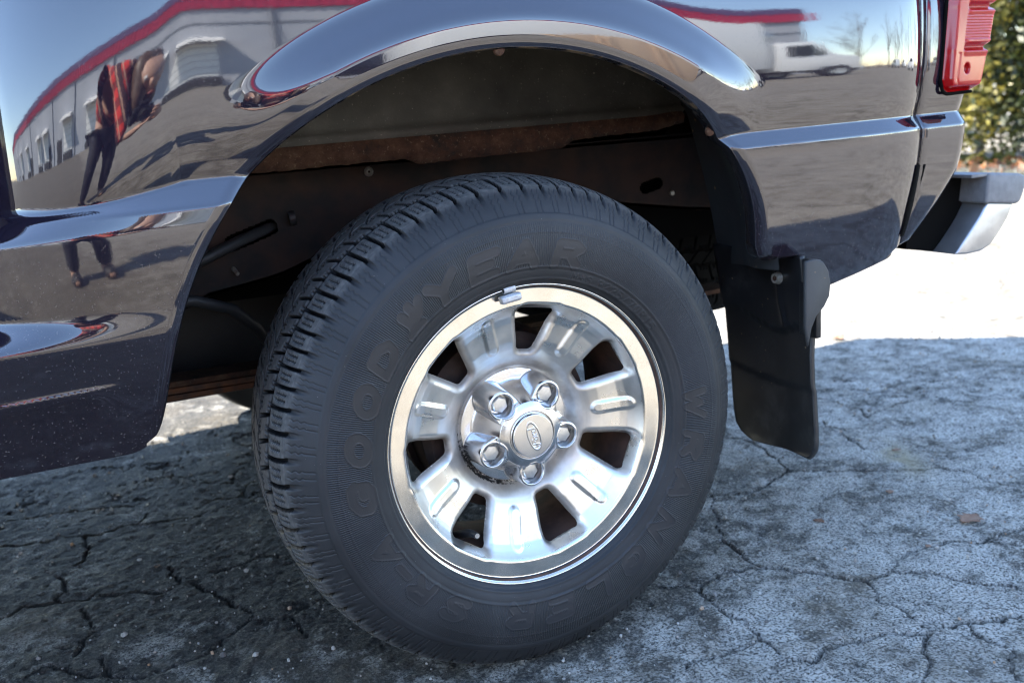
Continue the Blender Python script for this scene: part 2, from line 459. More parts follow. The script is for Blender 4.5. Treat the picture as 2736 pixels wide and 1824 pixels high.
CRACKS = [[(0.791,0.615),(0.806,0.569),(0.783,0.474),(0.784,0.443),(0.755,0.378),(0.707,0.358),(0.667,0.335),(0.612,0.329),(0.547,0.356),(0.515,0.319),(0.492,0.268),(0.468,0.221),(0.44,0.19),(0.438,0.144),(0.429,0.106),(0.424,0.074)],[(0.751,0.374),(0.811,0.324),(0.894,0.272),(0.979,0.224),(1.003,0.221),(1.031,0.174),(1.029,0.117),(1.023,0.078),(1.015,0.03)],[(0.424,0.074),(0.455,0.058),(0.47,0.032),(0.499,0.0),(0.518,-0.028),(0.536,-0.052),(0.597,-0.051),(0.623,-0.03),(0.66,-0.016),(0.706,-0.02),(0.757,-0.036),(0.8,-0.055),(0.834,-0.054),(0.898,-0.059)],[(0.424,0.074),(0.364,0.08),(0.31,0.083),(0.245,0.109)],[(0.31,0.083),(0.295,0.031),(0.287,-0.01),(0.29,-0.03),(0.304,-0.045),(0.292,-0.078),(0.292,-0.1),(0.29,-0.132),(0.283,-0.164),(0.302,-0.197)],[(0.292,-0.1),(0.265,-0.102),(0.225,-0.11),(0.173,-0.107),(0.133,-0.116),(0.099,-0.121)],[(0.302,-0.197),(0.331,-0.181),(0.373,-0.178),(0.407,-0.184),(0.451,-0.196),(0.48,-0.205),(0.498,-0.213)],[(0.536,-0.052),(0.526,-0.087),(0.511,-0.132),(0.506,-0.166),(0.5,-0.211),(0.556,-0.224),(0.599,-0.238),(0.635,-0.254)],[(0.498,-0.213),(0.459,-0.237),(0.433,-0.267),(0.391,-0.299)],[(0.597,-0.051),(0.64,-0.079),(0.656,-0.125),(0.68,-0.156),(0.711,-0.184)],[(0.554,-0.235),(0.552,-0.265),(0.553,-0.29),(0.537,-0.314),(0.486,-0.357)],[(1.034,0.575),(1.003,0.491),(0.983,0.422),(0.971,0.375)],[(1.147,0.711),(1.157,0.638),(1.165,0.581),(1.128,0.531),(1.267,0.573),(1.342,0.567),(1.376,0.519),(1.405,0.486)],[(1.342,0.567),(1.428,0.645),(1.512,0.649),(1.624,0.607)],[(0.8,-0.055),(0.827,-0.105)],[(-0.753,1.076),(-0.713,1.071),(-0.673,1.065),(-0.633,1.065),(-0.538,1.027),(-0.483,1.001)],[(-0.746,0.934),(-0.677,0.916),(-0.627,0.916),(-0.589,0.89),(-0.543,0.894),(-0.497,0.893),(-0.471,0.885),(-0.425,0.874),(-0.365,0.855)],[(-0.592,0.888),(-0.59,0.83),(-0.609,0.781),(-0.615,0.752)],[(-0.728,0.595),(-0.703,0.619),(-0.666,0.602),(-0.633,0.603),(-0.606,0.586),(-0.59,0.596)],[(-0.636,0.732),(-0.636,0.604)],[(-0.609,0.553),(-0.594,0.523),(-0.592,0.484),(-0.586,0.461),(-0.601,0.429),(-0.614,0.402)],[(-0.579,0.589),(-0.524,0.565),(-0.491,0.551),(-0.463,0.551),(-0.444,0.565),(-0.457,0.616),(-0.459,0.657)],[(-0.427,0.558),(-0.406,0.5),(-0.385,0.465),(-0.367,0.413),(-0.355,0.386),(-0.357,0.361),(-0.38,0.338),(-0.407,0.331),(-0.437,0.299),(-0.482,0.277),(-0.518,0.281),(-0.578,0.315)],[(-0.356,0.364),(-0.328,0.355),(-0.296,0.348),(-0.297,0.317),(-0.292,0.266)],[(-0.389,0.58),(-0.34,0.58),(-0.296,0.584),(-0.251,0.554)],[(-0.58,0.376),(-0.572,0.333),(-0.578,0.315),(-0.605,0.342),(-0.657,0.39),(-0.678,0.376)],[(-0.564,1.336),(-0.51,1.311),(-0.44,1.29),(-0.387,1.252)],[(-0.473,0.95),(-0.49,0.898)],[(-0.509,1.175),(-0.435,1.149),(-0.362,1.123),(-0.284,1.121)]]
def ground():
    x0, x1, y0, y1, h = -.98, 2.30, -.46, 2.02, .0041
    xs = np.r_[np.arange(x0, 1.25, h), np.linspace(1.25, x1, 140)]
    ys = np.r_[np.arange(y0, 1.15, h), np.linspace(1.15, y1, 110)]
    X, Y = np.meshgrid(xs, ys, indexing='ij')
    def vnoise(f, seed, amp=1.):
        r = np.random.default_rng(seed)
        nx, ny = int((x1 - x0) * f) + 3, int((y1 - y0) * f) + 3
        g = r.standard_normal((nx, ny))
        u, v = (X - x0) * f, (Y - y0) * f
        i, j = u.astype(int), v.astype(int)
        a, c = ss(u - i), ss(v - j)
        return amp * ((g[i, j] * (1 - a) + g[i + 1, j] * a) * (1 - c) + (g[i, j + 1] * (1 - a) + g[i + 1, j + 1] * a) * c)
    wx = vnoise(26, 1, .0045) + vnoise(70, 2, .0028)
    wy = vnoise(26, 3, .0045) + vnoise(70, 4, .0028)
    Z = vnoise(3, 5, .0022) + vnoise(14, 6, .0010) + vnoise(60, 7, .0007) + vnoise(140, 8, .0007)
    crack = np.zeros_like(X)
    wid = .0010 + np.clip(vnoise(9, 9, .0011) + vnoise(40, 12, .0007), -.0008, .0034)
    for ln in CRACKS:
        a = np.array(ln)
        m0, m1 = a.min(0) - .03, a.max(0) + .03
        i0, i1 = np.searchsorted(xs, m0[0]), np.searchsorted(xs, m1[0])
        j0, j1 = np.searchsorted(ys, m0[1]), np.searchsorted(ys, m1[1])
        if i0 >= i1 or j0 >= j1: continue
        sl = (slice(i0, i1), slice(j0, j1))
        d = seg_dist(X[sl] + wx[sl], Y[sl] + wy[sl], ln)
        w = wid[sl]
        crack[sl] = np.maximum(crack[sl], 1 - ss((d - w * .5) / (w * .8 + .0016)))
    # finer cracks between: edges of a warped cell pattern
    r = np.random.default_rng(11)
    cells = np.stack([r.uniform(x0, x1, 190), r.uniform(y0, y1, 190)], 1)
    xa, ya = (X + wx * 4).ravel(), (Y + wy * 4).ravel()
    d1 = np.full(xa.shape, 9.)
    d2 = np.full(xa.shape, 9.)
    for cx, cy in cells:
        q = np.hypot(xa - cx, ya - cy)
        n1 = np.minimum(d1, q)
        d2 = np.minimum(d2, np.maximum(d1, q))
        d1 = n1
    e = (d2 - d1).reshape(X.shape)
    keep = ss((vnoise(2.5, 13) - .55) / .4)
    crack = np.maximum(crack, .7 * keep * (1 - ss((e - .0012) / .003)))
    Z -= crack * .0085
    # loosened, sunken asphalt where stones have gone
    pit = ss((vnoise(34, 14) + .6 * vnoise(90, 15) - 1.5) / .6)
    Z -= pit * .0022
    rim = np.minimum(np.minimum(X - x0, x1 - X), np.minimum(Y - y0, y1 - Y))
    edge = ss(rim / .12)
    Z = Z * edge - .0015
    st = np.exp(-(((X - .99) * .89 + (Y - .30) * -.45) / .035) ** 2 - (((X - .99) * .45 + (Y - .30) * .89) / .10) ** 2) * ss((vnoise(30, 16) + 1.1) / 1.2)
    ni, nj = X.shape
    V = np.stack([X, Y, Z], -1).reshape(-1, 3)
    F = grid_faces(ni, nj)
    n = len(V)
    # the lot around the close patch, sharing its border
    far_r = [(-320, -320), (320, -320), (320, 320), (-320, 320)]
    xa_ = [-320, -40, -8, -2.5, x0, x1, 4, 10, 40, 320]
    ya_ = [-320, -60, -15, -4, -1.6, y0, y1, 3, 8, 30, 320]
    ex, ef, ids = [], [], {}
    def vid(x, y):
        if (x, y) not in ids:
            ids[(x, y)] = n + len(ex)
            ex.append((x, y, -.0015))
        return ids[(x, y)]
    for i in range(len(xa_) - 1):
        for j in range(len(ya_) - 1):
            if xa_[i] == x0 and ya_[j] == y0: continue
            ef.append((vid(xa_[i], ya_[j]), vid(xa_[i + 1], ya_[j]), vid(xa_[i + 1], ya_[j + 1]), vid(xa_[i], ya_[j + 1])))
    V = np.vstack([V, np.array(ex)])
    F = np.vstack([F, np.array(ef)])
    pad = lambda a, v: np.concatenate([a.ravel(), np.full(len(ex), v)])
    o = mesh_np('ground', V, F, ASPH, attrs={'crack': pad(crack, 0), 'stain': pad(st * .8, 0), 'far': pad(1 - ss(rim / .25), 1)})
    tag(o, 'cracked grey asphalt of the parking lot under the truck', 'ground', kind='structure')
ground()
# ---------------------------------------------------------------- the truck and its wheels
TRUCK = empty('pickup_truck', (0, .83, 0))
tag(TRUCK, 'dark navy pickup truck with mud flap and polished five-nut rear wheel', 'pickup truck')
def part(name, parent=None, loc=(0, 0, 0)):
    """an Empty as a part, placed in world coordinates under the truck"""
    o = empty(name, loc)
    o.parent = parent or TRUCK
    o.matrix_parent_inverse = Matrix.Translation(-(parent or TRUCK).location)
    return o
def under(o, parent=None):
    """parent a mesh given in world coordinates to the truck (or one of its parts)"""
    p = parent or TRUCK
    o.parent = p
    base = p.location.copy()
    o.matrix_parent_inverse = Matrix.Translation(-base)
    return o
WC = Vector((0, 0, .335))

STROKES = {
 'G': [[(.95, .74), (.78, .95), (.32, .95), (.06, .70), (.06, .30), (.32, .05), (.75, .05), (.95, .24), (.95, .46), (.58, .46)]],
 'O': [oval(.5, .5, .42, .46, 16)],
 'D': [[(.1, .05), (.1, .95), (.58, .95), (.93, .68), (.93, .32), (.58, .05), (.1, .05)]],
 'Y': [[(0, 1), (.5, .48)], [(1, 1), (.5, .48), (.5, 0)]],
 'E': [[(1, .95), (.1, .95), (.1, .05), (1, .05)], [(.1, .5), (.8, .5)]],
 'A': [[(0, 0), (.5, 1), (1, 0)], [(.2, .3), (.8, .3)]],
 'R': [[(.1, 0), (.1, .95), (.68, .95), (.95, .75), (.68, .48), (.1, .48)], [(.55, .48), (1, 0)]],
 'W': [[(0, 1), (.25, 0), (.5, .75), (.75, 0), (1, 1)]],
 'N': [[(.05, 0), (.05, 1), (.95, 0), (.95, 1)]],
 'L': [[(.1, 1), (.1, .05), (1, .05)]],
 'S': [[(.95, .82), (.75, .97), (.25, .97), (.05, .76), (.25, .54), (.75, .47), (.95, .25), (.75, .03), (.25, .03), (.05, .18)]],
 '-': [[(.2, .42), (.8, .42)]],
 'wing': [[(.15, .0), (.35, .1), (.75, .02)], [(.3, .08), (.35, .42), (.2, .95)], [(.42, .4), (.62, .75), (.55, 1.05)], [(.4, .28), (.8, .55), (.95, .95)]],
 '2': [[(.05, .8), (.3, 1), (.75, 1), (.95, .75), (.05, 0), (1, 0)]],
 '5': [[(.9, 1), (.1, 1), (.1, .55), (.7, .58), (.95, .3), (.7, 0), (.05, .05)]],
 '7': [[(0, 1), (1, 1), (.35, 0)]],
 '0': [oval(.5, .5, .42, .5, 14)],
 '1': [[(.3, .8), (.55, 1), (.55, 0)]],
 '/': [[(.1, -.05), (.9, 1.05)]],
 'M': [[(0, 0), (.1, 1), (.5, .4), (.9, 1), (1, 0)]],
 '+': [[(.1, .5), (.9, .5)], [(.5, .15), (.5, .85)]],
 'P': [[(.1, 0), (.1, 1), (.75, 1), (.95, .75), (.75, .48), (.1, .48)]],
}
def tyre():
    NT = 76 * 28
    th = np.arange(NT) * 2 * PI / NT
    ctl = [(.012, .1985), (.004, .2045), (-.002, .2075), (-.0075, .2125), (-.0115, .2205), (-.0145, .231), (-.0168, .243), (-.0178, .257),
           (-.0172, .270), (-.0148, .2825), (-.0100, .2945), (-.0025, .3065), (.0065, .3180), (.0125, .3250), (.0178, .3300),
           (.0205, .3318), (.034, .3370), (.052, .3408), (.075, .3438), (.095, .3455), (.116, .3463)]
    ctl += [(.232 - y, r) for y, r in reversed(ctl[:-1])]
    ctl = np.array(ctl)
    sl = np.r_[0, np.cumsum(np.hypot(*np.diff(ctl, axis=0).T))]
    dens = lambda y, r, i: (.0012 if i < 15 else (.0012 if y < .165 else (.0022 if y < .212 else .008)))
    s = [0.]
    while s[-1] < sl[-1]:
        i = min(np.searchsorted(sl, s[-1], 'right') - 1, len(ctl) - 2)
        s.append(s[-1] + dens(ctl[i][0], ctl[i][1], i))
    s = np.minimum(np.array(s), sl[-1])
    y, r = np.interp(s, sl, ctl[:, 0]), np.interp(s, sl, ctl[:, 1])
    for _ in range(4):
        y[1:-1] = .25 * y[:-2] + .5 * y[1:-1] + .25 * y[2:]
        r[1:-1] = .25 * r[:-2] + .5 * r[1:-1] + .25 * r[2:]
    ty, tr = np.gradient(y), np.gradient(r)
    ln = np.hypot(ty, tr)
    ny, nr = -tr / ln, ty / ln
    T, Yg = np.meshgrid(th, y, indexing='ij')
    _, Rg = np.meshgrid(th, r, indexing='ij')
    ph = T * 76 / (2 * PI) + .22 * np.sin(5 * T) + .16 * np.sin(9 * T + 1)
    fr = lambda p: np.abs(p - np.round(p))              # distance to the nearest whole pitch, in pitches
    PW = 2 * PI * .338 / 76                             # one pitch in metres
    d = np.zeros_like(T)
    ym = np.abs(Yg - .116)                              # mirrored tread
    tread = (Yg > .0185) & (Yg < .2135)
    zz = .0012 * (2 * np.abs(2 * (ph - np.floor(ph)) - 1) - 1)
    step = np.where((ph * 1.0) % 1 < .5, .0016, -.0016)
    D = .0085
    gw = lambda dist, w: 1 - ss((dist - w * .5 + .0006) / .0012)
    rib = (ym > .0170) & (ym < .0525)
    cen = ym <= .0150
    sh = (ym >= .0565) & tread
    ph_s = ph + .12 * ((ym - .057) / .04) ** 2
    def grooves(ex):
        g = gw(np.abs(ym - .0545 - zz * .3), .0058 + ex)
        g = np.maximum(g, gw(np.abs(ym - .0150 - step), .0046 + ex))
        g = np.maximum(g, np.where(rib, gw(fr(ph + .35 + (ym - .03) * 9) * PW, .0034 + ex), 0))
        g = np.maximum(g, np.where(cen, .7 * gw(fr(ph + .1 + (Yg - .116) * 26) * PW, .0026 + ex), 0))
        return np.maximum(g, np.where(sh, gw(fr(ph_s) * PW, 0.0040 + ex), 0))
    g = grooves(0.)
    gd = grooves(.0014)                                 # grooves with their walls: no dust there, and shade painted in
    d -= np.where(tread, g * D, 0)
    # sipes: zigzag cuts across shoulder and rib blocks
    zs = .0011 * np.sign(np.sin(ym * 2 * PI / .0052)) * np.abs(np.sin(ym * 2 * PI / .0052)) ** .6
    sip = np.zeros_like(T)
    for o in (.36, .64):
        sip = np.maximum(sip, np.where(sh & (ym > .063) & (ym < .090), 1 - ss((np.abs((ph_s - o - np.round(ph_s - o)) * PW + zs) - .0006) / .0012), 0))
    for o in (.3, .5, .7):
        q = ph + .35 + o
        sip = np.maximum(sip, np.where(rib & ((ym < .026) | (ym > .044)), 1 - ss((np.abs((q - np.round(q)) * PW + zs * .6) - .0005) / .0011), 0))
    d -= np.where(tread, sip * .0045 * (1 - g), 0)
    # buttress: grooves run out, with wavy cuts below each block
    but = (Yg <= .0185) & (Rg > .29)
    run = np.clip((Rg - .3075) / .0225, 0, 1)
    off = .12 * ((.0975 - .057) / .04) ** 2
    gb = 1 - ss((fr(ph + off + (1 - run) * .05) * PW - .0022 * run - .0002) / (.0014 + .0026 * (1 - run)))
    groove_shade = np.where(tread, np.maximum(gd, .8 * sip), 0)
    d -= np.where(but, gb * .0062 * run ** 2.5, 0)
    zb = np.where(Rg > .311, .0011 * np.sin((Rg - .311) * 2 * PI / .0072), 0)
    cut = np.zeros_like(T)
    for o in (.36, .64):
        q = ph + off - o
        cut = np.maximum(cut, 1 - ss((np.abs((q - np.round(q)) * PW + zb) - .0001) / .0009))
    d -= np.where(but & (Rg > .298) & (Rg < .3285), cut * .0014, 0)
    # rings of the side wall
    side = Yg < .0125
    def ring(rad, w, a):
        return np.where(side, a * np.exp(-((Rg - rad) / w) ** 2), 0)
    d += np.where(side, .0007 * ss((.2985 - Rg) / .0015) * ss((Rg - .287) / .0015), 0)
    d += ring(.2745, .0009, .0007) + ring(.2885, .0008, -.0006) + ring(.2303, .0009, .0009) + ring(.2265, .0007, -.0004) + ring(.2145, .0012, .0009) + ring(.2110, .001, -.0008)
    # raised lettering, reading clockwise with its tops outwards
    let = np.zeros_like(T)
    def text(chars, angs, rm, hgt, wid, half, amp, shear=.22, flat=True):
        for ch, a in zip(chars, angs):
            if ch == ' ': continue
            c = R(a)
            span = (wid * 1.2 + hgt) / rm
            dt = (c - T[:, 0] + PI) % (2 * PI) - PI
            ii = np.where(np.abs(dt) < span)[0]
            jj = np.where((r > rm - hgt) & (r < rm + hgt) & (y < .01))[0]
            if not len(ii) or not len(jj): continue
            u = dt[ii][:, None] * rm
            v = np.broadcast_to((r[jj] - rm)[None, :], (len(ii), len(jj)))
            u = u - v * shear
            u = np.broadcast_to(u, v.shape)
            px, py = u / wid + .5, v / hgt + .5
            dist = None
            for st in STROKES[ch]:
                q = seg_dist(px * wid, py * hgt, [(X_ * wid, Y_ * hgt) for X_, Y_ in st])
                dist = q if dist is None else np.minimum(dist, q)
            sd = dist - half
            ins = 1 - ss((sd + .0005) / .001)
            hh = amp * (ins * .55 + (np.exp(-((sd + .0006) / .0008) ** 2) if flat else 0))
            ix = np.ix_(ii, jj)
            d[ix] += hh
            if flat: let[ix] = np.maximum(let[ix], ins)
    text(['G', 'O', 'O', 'D', 'wing', 'Y', 'E', 'A', 'R'], [185.3, 171, 157, 144.3, 130.6, 119, 105.2, 91.8, 77.2], .2480, .0285, .0370, .0068, .00052)
    text('WRANGLER', [1.5 - 14.7 * i for i in range(8)], .2465, .0275, .0345, .0062, .00052)
    text(['S', 'R', '-', 'A'], [-124.8, -138.4, -147.3, -156.4], .2465, .0265, .032, .0058, .00052)
    text('P225/70R15', [62 - 3.0 * i for i in range(10)], .2205, .0092, .0078, .0009, .0010, .0, False)
    text('M+S', [72.5, 69.6, 66.7], .2205, .008, .0075, .0009, .0010, .0, False)
    hatch = np.where(side, ss((.2865 - Rg) / .001) * ss((Rg - .2315) / .001) * (1 - let), 0)
    wear = np.where(tread & (Yg < .21), (1 - np.maximum(gd, sip)) * .9, 0) + np.where(but, .55 * np.exp(-((Rg - .3295) / .0035) ** 2) * (1 - gb), 0)
    Yv = Yg + d * ny[None, :]
    Rv = Rg + d * nr[None, :]
    X, Z = Rv * np.cos(T), Rv * np.sin(T)
    # the loaded tyre stands flat on the ground and bulges a little there
    fl = -WC.z + .0010
    k = ss((-.235 - Z) / .11) * np.exp(-(X / .16) ** 2)
    Yv = Yv - .0055 * k * np.where(Yg < .03, 1, 0) * ss((.035 - Yg) / .03)
    Z = np.maximum(Z, fl)
    V = np.stack([X, Yv, Z], -1)
    F = grid_faces(NT, len(y), True)[:, ::-1]
    return mesh_np('tyre', V, F, RUBBER, attrs={'wear': wear, 'groove_shade': groove_shade, 'letter': let, 'hatch': hatch})

HOLE_A = [80.6 + 360 / 7 * i for i in range(7)]
SPOKE_A = [a + 180 / 7 for a in HOLE_A]
HOLE_P = [(-.0205, .1640), (.0205, .1640), (.0058, .1150), (-.0058, .1150)]
def rim():
    NT, n = 1050, 0
    rs = np.r_[np.linspace(.079, .106, 24), np.linspace(.1068, .180, 104), np.linspace(.1806, .2035, 24), np.linspace(.2038, .2078, 16)]
    th = np.arange(NT) * 2 * PI / NT
    T, Rr = np.meshgrid(th, rs, indexing='ij')
    X, Z = Rr * np.cos(T), Rr * np.sin(T)
    def holes(X, Z):
        out = np.full(X.shape, 9.)
        for a in HOLE_A:
            c, s_ = math.cos(R(a)), math.sin(R(a))
            u, v = -X * s_ + Z * c, X * c + Z * s_
            m = (v > .08) & (np.abs(u) < .06)
            if m.any(): out[m] = np.minimum(out[m], poly_sdf(u[m], v[m], HOLE_P) - .0062)
        return out
    S = holes(X, Z)
    # pull the cells that straddle an opening's edge onto it
    for _ in range(3):
        e = 1e-5
        gx = (holes(X + e, Z) - holes(X - e, Z)) / (2 * e)
        gz = (holes(X, Z + e) - holes(X, Z - e)) / (2 * e)
        m = np.abs(S) < .00055
        X = np.where(m, X - gx * S, X)
        Z = np.where(m, Z - gz * S, Z)
        S = holes(X, Z)
    Rr = np.hypot(X, Z)
    prof = np.array([(.079, .0725), (.084, .0715), (.088, .0665), (.094, .0600), (.102, .0545), (.112, .0490), (.125, .0435), (.140, .0395), (.152, .0360), (.162, .0305), (.169, .0235),
                     (.1735, .0180), (.1765, .0138), (.1785, .0112), (.180, .0104), (.186, .0102), (.195, .0098), (.2018, .0094), (.2028, .0075), (.2038, .0020), (.2048, .0000), (.2058, -.0008), (.2068, -.0007), (.2076, .0002), (.2079, .0020)])
    Y = np.interp(Rr, prof[:, 0], prof[:, 1])
    for _ in range(3):
        Y[:, 1:-1] = .25 * Y[:, :-2] + .5 * Y[:, 1:-1] + .25 * Y[:, 2:]
    roll = np.clip(1 - S / .0125, 0, 1)
    Y = Y + .011 * roll ** 2.4
    for a in SPOKE_A:
        c, s_ = math.cos(R(a)), math.sin(R(a))
        u, v = -X * s_ + Z * c, X * c + Z * s_
        vv = np.clip(v, .1215, .1615)
        dd = np.hypot(u, v - vv)
        Y = Y - .0034 * (1 - ss((dd - .0046) / .0062)) * (v > 0)
    dirt = np.clip(ss((.125 - Rr) / .040) * .7 + .95 * (roll ** 1.5) * ss((.172 - Rr) / .02), 0, 1)
    ang = np.degrees(T) % 360
    grime = ss((.0935 - Rr) / .008) * (.62 + .42 * np.exp(-(((ang - 225 + 180) % 360 - 180) / 38) ** 2)) + .10 * ss((.1 - Rr) / .01)
    satin = ss((.1785 - Rr) / .002)
    F = grid_faces(NT, len(rs), True)[:, ::-1]
    keep = (S.ravel()[F] > -1e-4).all(1)
    V = np.stack([X, Y, Z], -1)
    return mesh_np('rim', V, F[keep], ALU, attrs={'dirt': dirt, 'grime': grime, 'satin': satin})

POD_A = [128.9, 57, -15.4, -88.2, -160.3]
def hub_cap():
    NT, NR = 480, 150
    rs = np.linspace(.0265, .0822, NR)
    th = np.arange(NT) * 2 * PI / NT
    T, Rr = np.meshgrid(th, rs, indexing='ij')
    X, Z = Rr * np.cos(T), Rr * np.sin(T)
    cone = .0640 - np.maximum(Rr - .0335, 0) * .50 - np.maximum(Rr - .0455, 0) * 2.3
    cone = .0640 - smax(np.full_like(Rr, .0), .0640 - cone, .004)
    brim = .0055 + .0025 * np.sqrt(np.clip(1 - ((Rr - .06) / .0222) ** 2, 0, 1))
    h = smax(cone, brim, .014)
    for a in POD_A:
        c, s_ = math.cos(R(a)), math.sin(R(a))
        u, v = -X * s_ + Z * c, X * c + Z * s_
        vv = np.clip(v, .046, .0575)
        dd = np.hypot(u, v - vv)
        top = .0525 + .004 * ss((.05 - v) / .02)
        h = smax(h, np.where(v > 0, top * (1 - ss((dd - .0192) / .0066)), 0), .0060)
    for a in POD_A:
        c, s_ = math.cos(R(a)), math.sin(R(a))
        dd = np.hypot(X - .0575 * c, Z - .0575 * s_)
        h = np.where(dd < .024, h + .0008 * np.exp(-((dd - .0172) / .0011) ** 2), h)
        h = h * ss((dd - .0146) / .0016) + .033 * (1 - ss((dd - .0146) / .0016))
    h = h - .0016 * np.exp(-((Rr - .0318) / .0009) ** 2)
    h = np.where(Rr > .0805, h * np.clip((.0822 - Rr) / .0017, 0, 1) ** .5, h)
    V = np.stack([X, .0745 - h, Z], -1)
    return mesh_np('hub_cap', V, grid_faces(NT, NR, True)[:, ::-1], CHROME)
def cap_disc():
    """centre of the hub cap with its embossed oval badge"""
    NT, NR = 340, 80
    rs = np.linspace(.0002, .0302, NR)
    th = np.arange(NT) * 2 * PI / NT
    T, Rr = np.meshgrid(th, rs, indexing='ij')
    X, Z = Rr * np.cos(T), Rr * np.sin(T)
    c, s_ = math.cos(R(106)), math.sin(R(106))
    u, v = X * c + Z * s_, -X * s_ + Z * c
    st = [[(-.0166, -.0022), (-.0152, -.0046), (-.0130, -.0036), (-.0108, .0044)], [(-.0158, .0026), (-.0135, .0048), (-.0080, .0052), (-.0040, .0040)], [(-.0138, .0004), (-.0076, .0010)],
          oval(-.0040, -.0020, .0021, .0024, 14), [(-.0002, .0006), (.0008, -.0044)], [(.0006, -.0016), (.0024, .0006), (.0044, .0002)],
          oval(.0082, -.0020, .0024, .0025, 14), [(.0124, .0056), (.0106, -.0034), (.0122, -.0044)]]
    d = None
    for q in st:
        k = seg_dist(u, v, q)
        d = k if d is None else np.minimum(d, k)
    h = .00055 * (1 - ss((d - .00035) / .0006))
    ro = np.hypot(u / .0205, v / .0084)
    ov = np.abs(ro - 1) * .0100
    h = h + .0006 * (1 - ss((ov - .0004) / .0006)) - .0003 * (1 - ss((ro - .93) / .04))
    h = h - .004 * (1 - np.sqrt(np.clip(1 - (Rr / .075) ** 2, 0, 1))) - np.where(Rr > .0288, .002 * ((Rr - .0288) / .0014) ** 2, 0)
    V = np.stack([X, .0062 - h, Z], -1)
    return mesh_np('badge_disc', V, grid_faces(NT, NR, True)[:, ::-1], CHROME)
def hexnut():
    n = 6
    p = PB()
    rings = [(.040, .0118), (.0302, .0118), (.0288, .0104), (.0284, .0070), (.0283, .0)]
    for y_, r_ in rings:
        for k in range(n):
            p.v.append((r_ * math.cos(PI / 3 * k + .35), y_, r_ * math.sin(PI / 3 * k + .35)))
    for i in range(len(rings) - 1):
        for k in range(n): p.f.append((i * n + k, i * n + (k + 1) % n, (i + 1) * n + (k + 1) % n, (i + 1) * n + k))
    return p

WHEEL = part('wheel', loc=WC)
def on_wheel(o, off=(0, 0, 0)):
    o.parent = WHEEL
    o.location = off
    return o
TYRE = on_wheel(tyre())
on_wheel(rim())
on_wheel(hub_cap())
on_wheel(cap_disc())
nut0 = None
for a in POD_A:
    if nut0 is None: o = nut0 = hexnut().build('lug_nut', NUTM, smooth=True, angle=20)
    else:
        o = nut0.copy()
        COL.objects.link(o)
    on_wheel(o, (.0575 * math.cos(R(a)), 0, .0575 * math.sin(R(a))))
    o.rotation_euler = (0, R(a * 1.7), 0)
# barrel behind the spokes, brake drum, valve
BARREL = PB().lathe([(.004, .2035), (.020, .196), (.032, .186), (.060, .1825), (.100, .172), (.150, .178), (.196, .188), (.206, .203)], 96).build('rim_barrel', noisy('rusty_barrel', (.05, .026, .018), (.11, .055, .036), 40, .8), smooth=True)
on_wheel(BARREL)
DRUM = PB().lathe([(.088, .02), (.088, .118), (.094, .128), (.150, .128), (.152, .136), (.172, .136), (.172, .02)], 72).build('brake_drum', noisy('drum_iron', (.035, .026, .021), (.075, .046, .034), 30, .8), smooth=True, angle=30)
on_wheel(DRUM)
va = R(234.4)
vr = .156
vp = Vector((vr * math.cos(va), 0, vr * math.sin(va)))
vx = Vector((math.cos(va), 0, math.sin(va)))
VS = PB().tube([vp + vx * .022 + Vector((0, .075, 0)), vp + vx * .004 + Vector((0, .042, 0)), vp + Vector((0, .030, 0))], [.0065, .0060, .0050], 14).tube([vp + Vector((0, .031, 0)), vp - vx * .002 + Vector((0, .016, 0))], [.0046, .0044], 14).build('valve_stem', BLACKP, smooth=True)
on_wheel(VS)
VK = PB().tube([vp - vx * .0020 + Vector((0, .0170, 0)), vp - vx * .0021 + Vector((0, .0150, 0))], [.0034, .0032], 12).build('valve_core', SCREW, smooth=True)
on_wheel(VK)
# clip-on balance weight at the top of the rim
def weight():
    p = PB()
    n = 13
    a0, a1 = 93.2, 101.2
    rows = []
    sec = [(-.0055, .2005), (-.0095, .1985), (-.0098, .1925), (-.0070, .1895), (.0030, .1890), (.0050, .1995)]
    for i in range(n):
        t = i / (n - 1)
        a = R(a0 + (a1 - a0) * t)
        k = 1 - .10 * abs(2 * t - 1) ** 6
        rows.append([((.195 + (r_ - .195) * k) * math.cos(a), y_ * (k if y_ < 0 else 1), (.195 + (r_ - .195) * k) * math.sin(a)) for y_, r_ in sec])
    m = len(sec)
    vs_ = [v for row in rows for v in row]
    fs = [(i * m + k, i * m + (k + 1) % m, (i + 1) * m + (k + 1) % m, (i + 1) * m + k) for i in range(n - 1) for k in range(m)] + [tuple(range(m)), tuple((n - 1) * m + k for k in reversed(range(m)))]
    p.add(vs_, fs)
    return p.build('balance_weight', LEAD, bevel=.0007, seg=2, angle=50)
BW = on_wheel(weight())
def clip():
    p = PB()
    n, sec = 9, []
    for k in range(11):
        t = PI * (-.25 + 1.45 * k / 10)
        sec.append((.0010 - .0062 * math.sin(t), .2062 - .0056 * math.cos(t)))
    rows = [[(r_ * math.cos(R(94.6 + 4.6 * i / (n - 1))), y_, r_ * math.sin(R(94.6 + 4.6 * i / (n - 1)))) for y_, r_ in sec] for i in range(n)]
    m = len(sec)
    p.add([v for row in rows for v in row], [(i * m + k, i * m + k + 1, (i + 1) * m + k + 1, (i + 1) * m + k) for i in range(n - 1) for k in range(m - 1)])
    o = p.build('weight_clip', LEAD, smooth=True)
    md = o.modifiers.new('thickness', 'SOLIDIFY')
    md.thickness = .0012
    return o
on_wheel(clip())
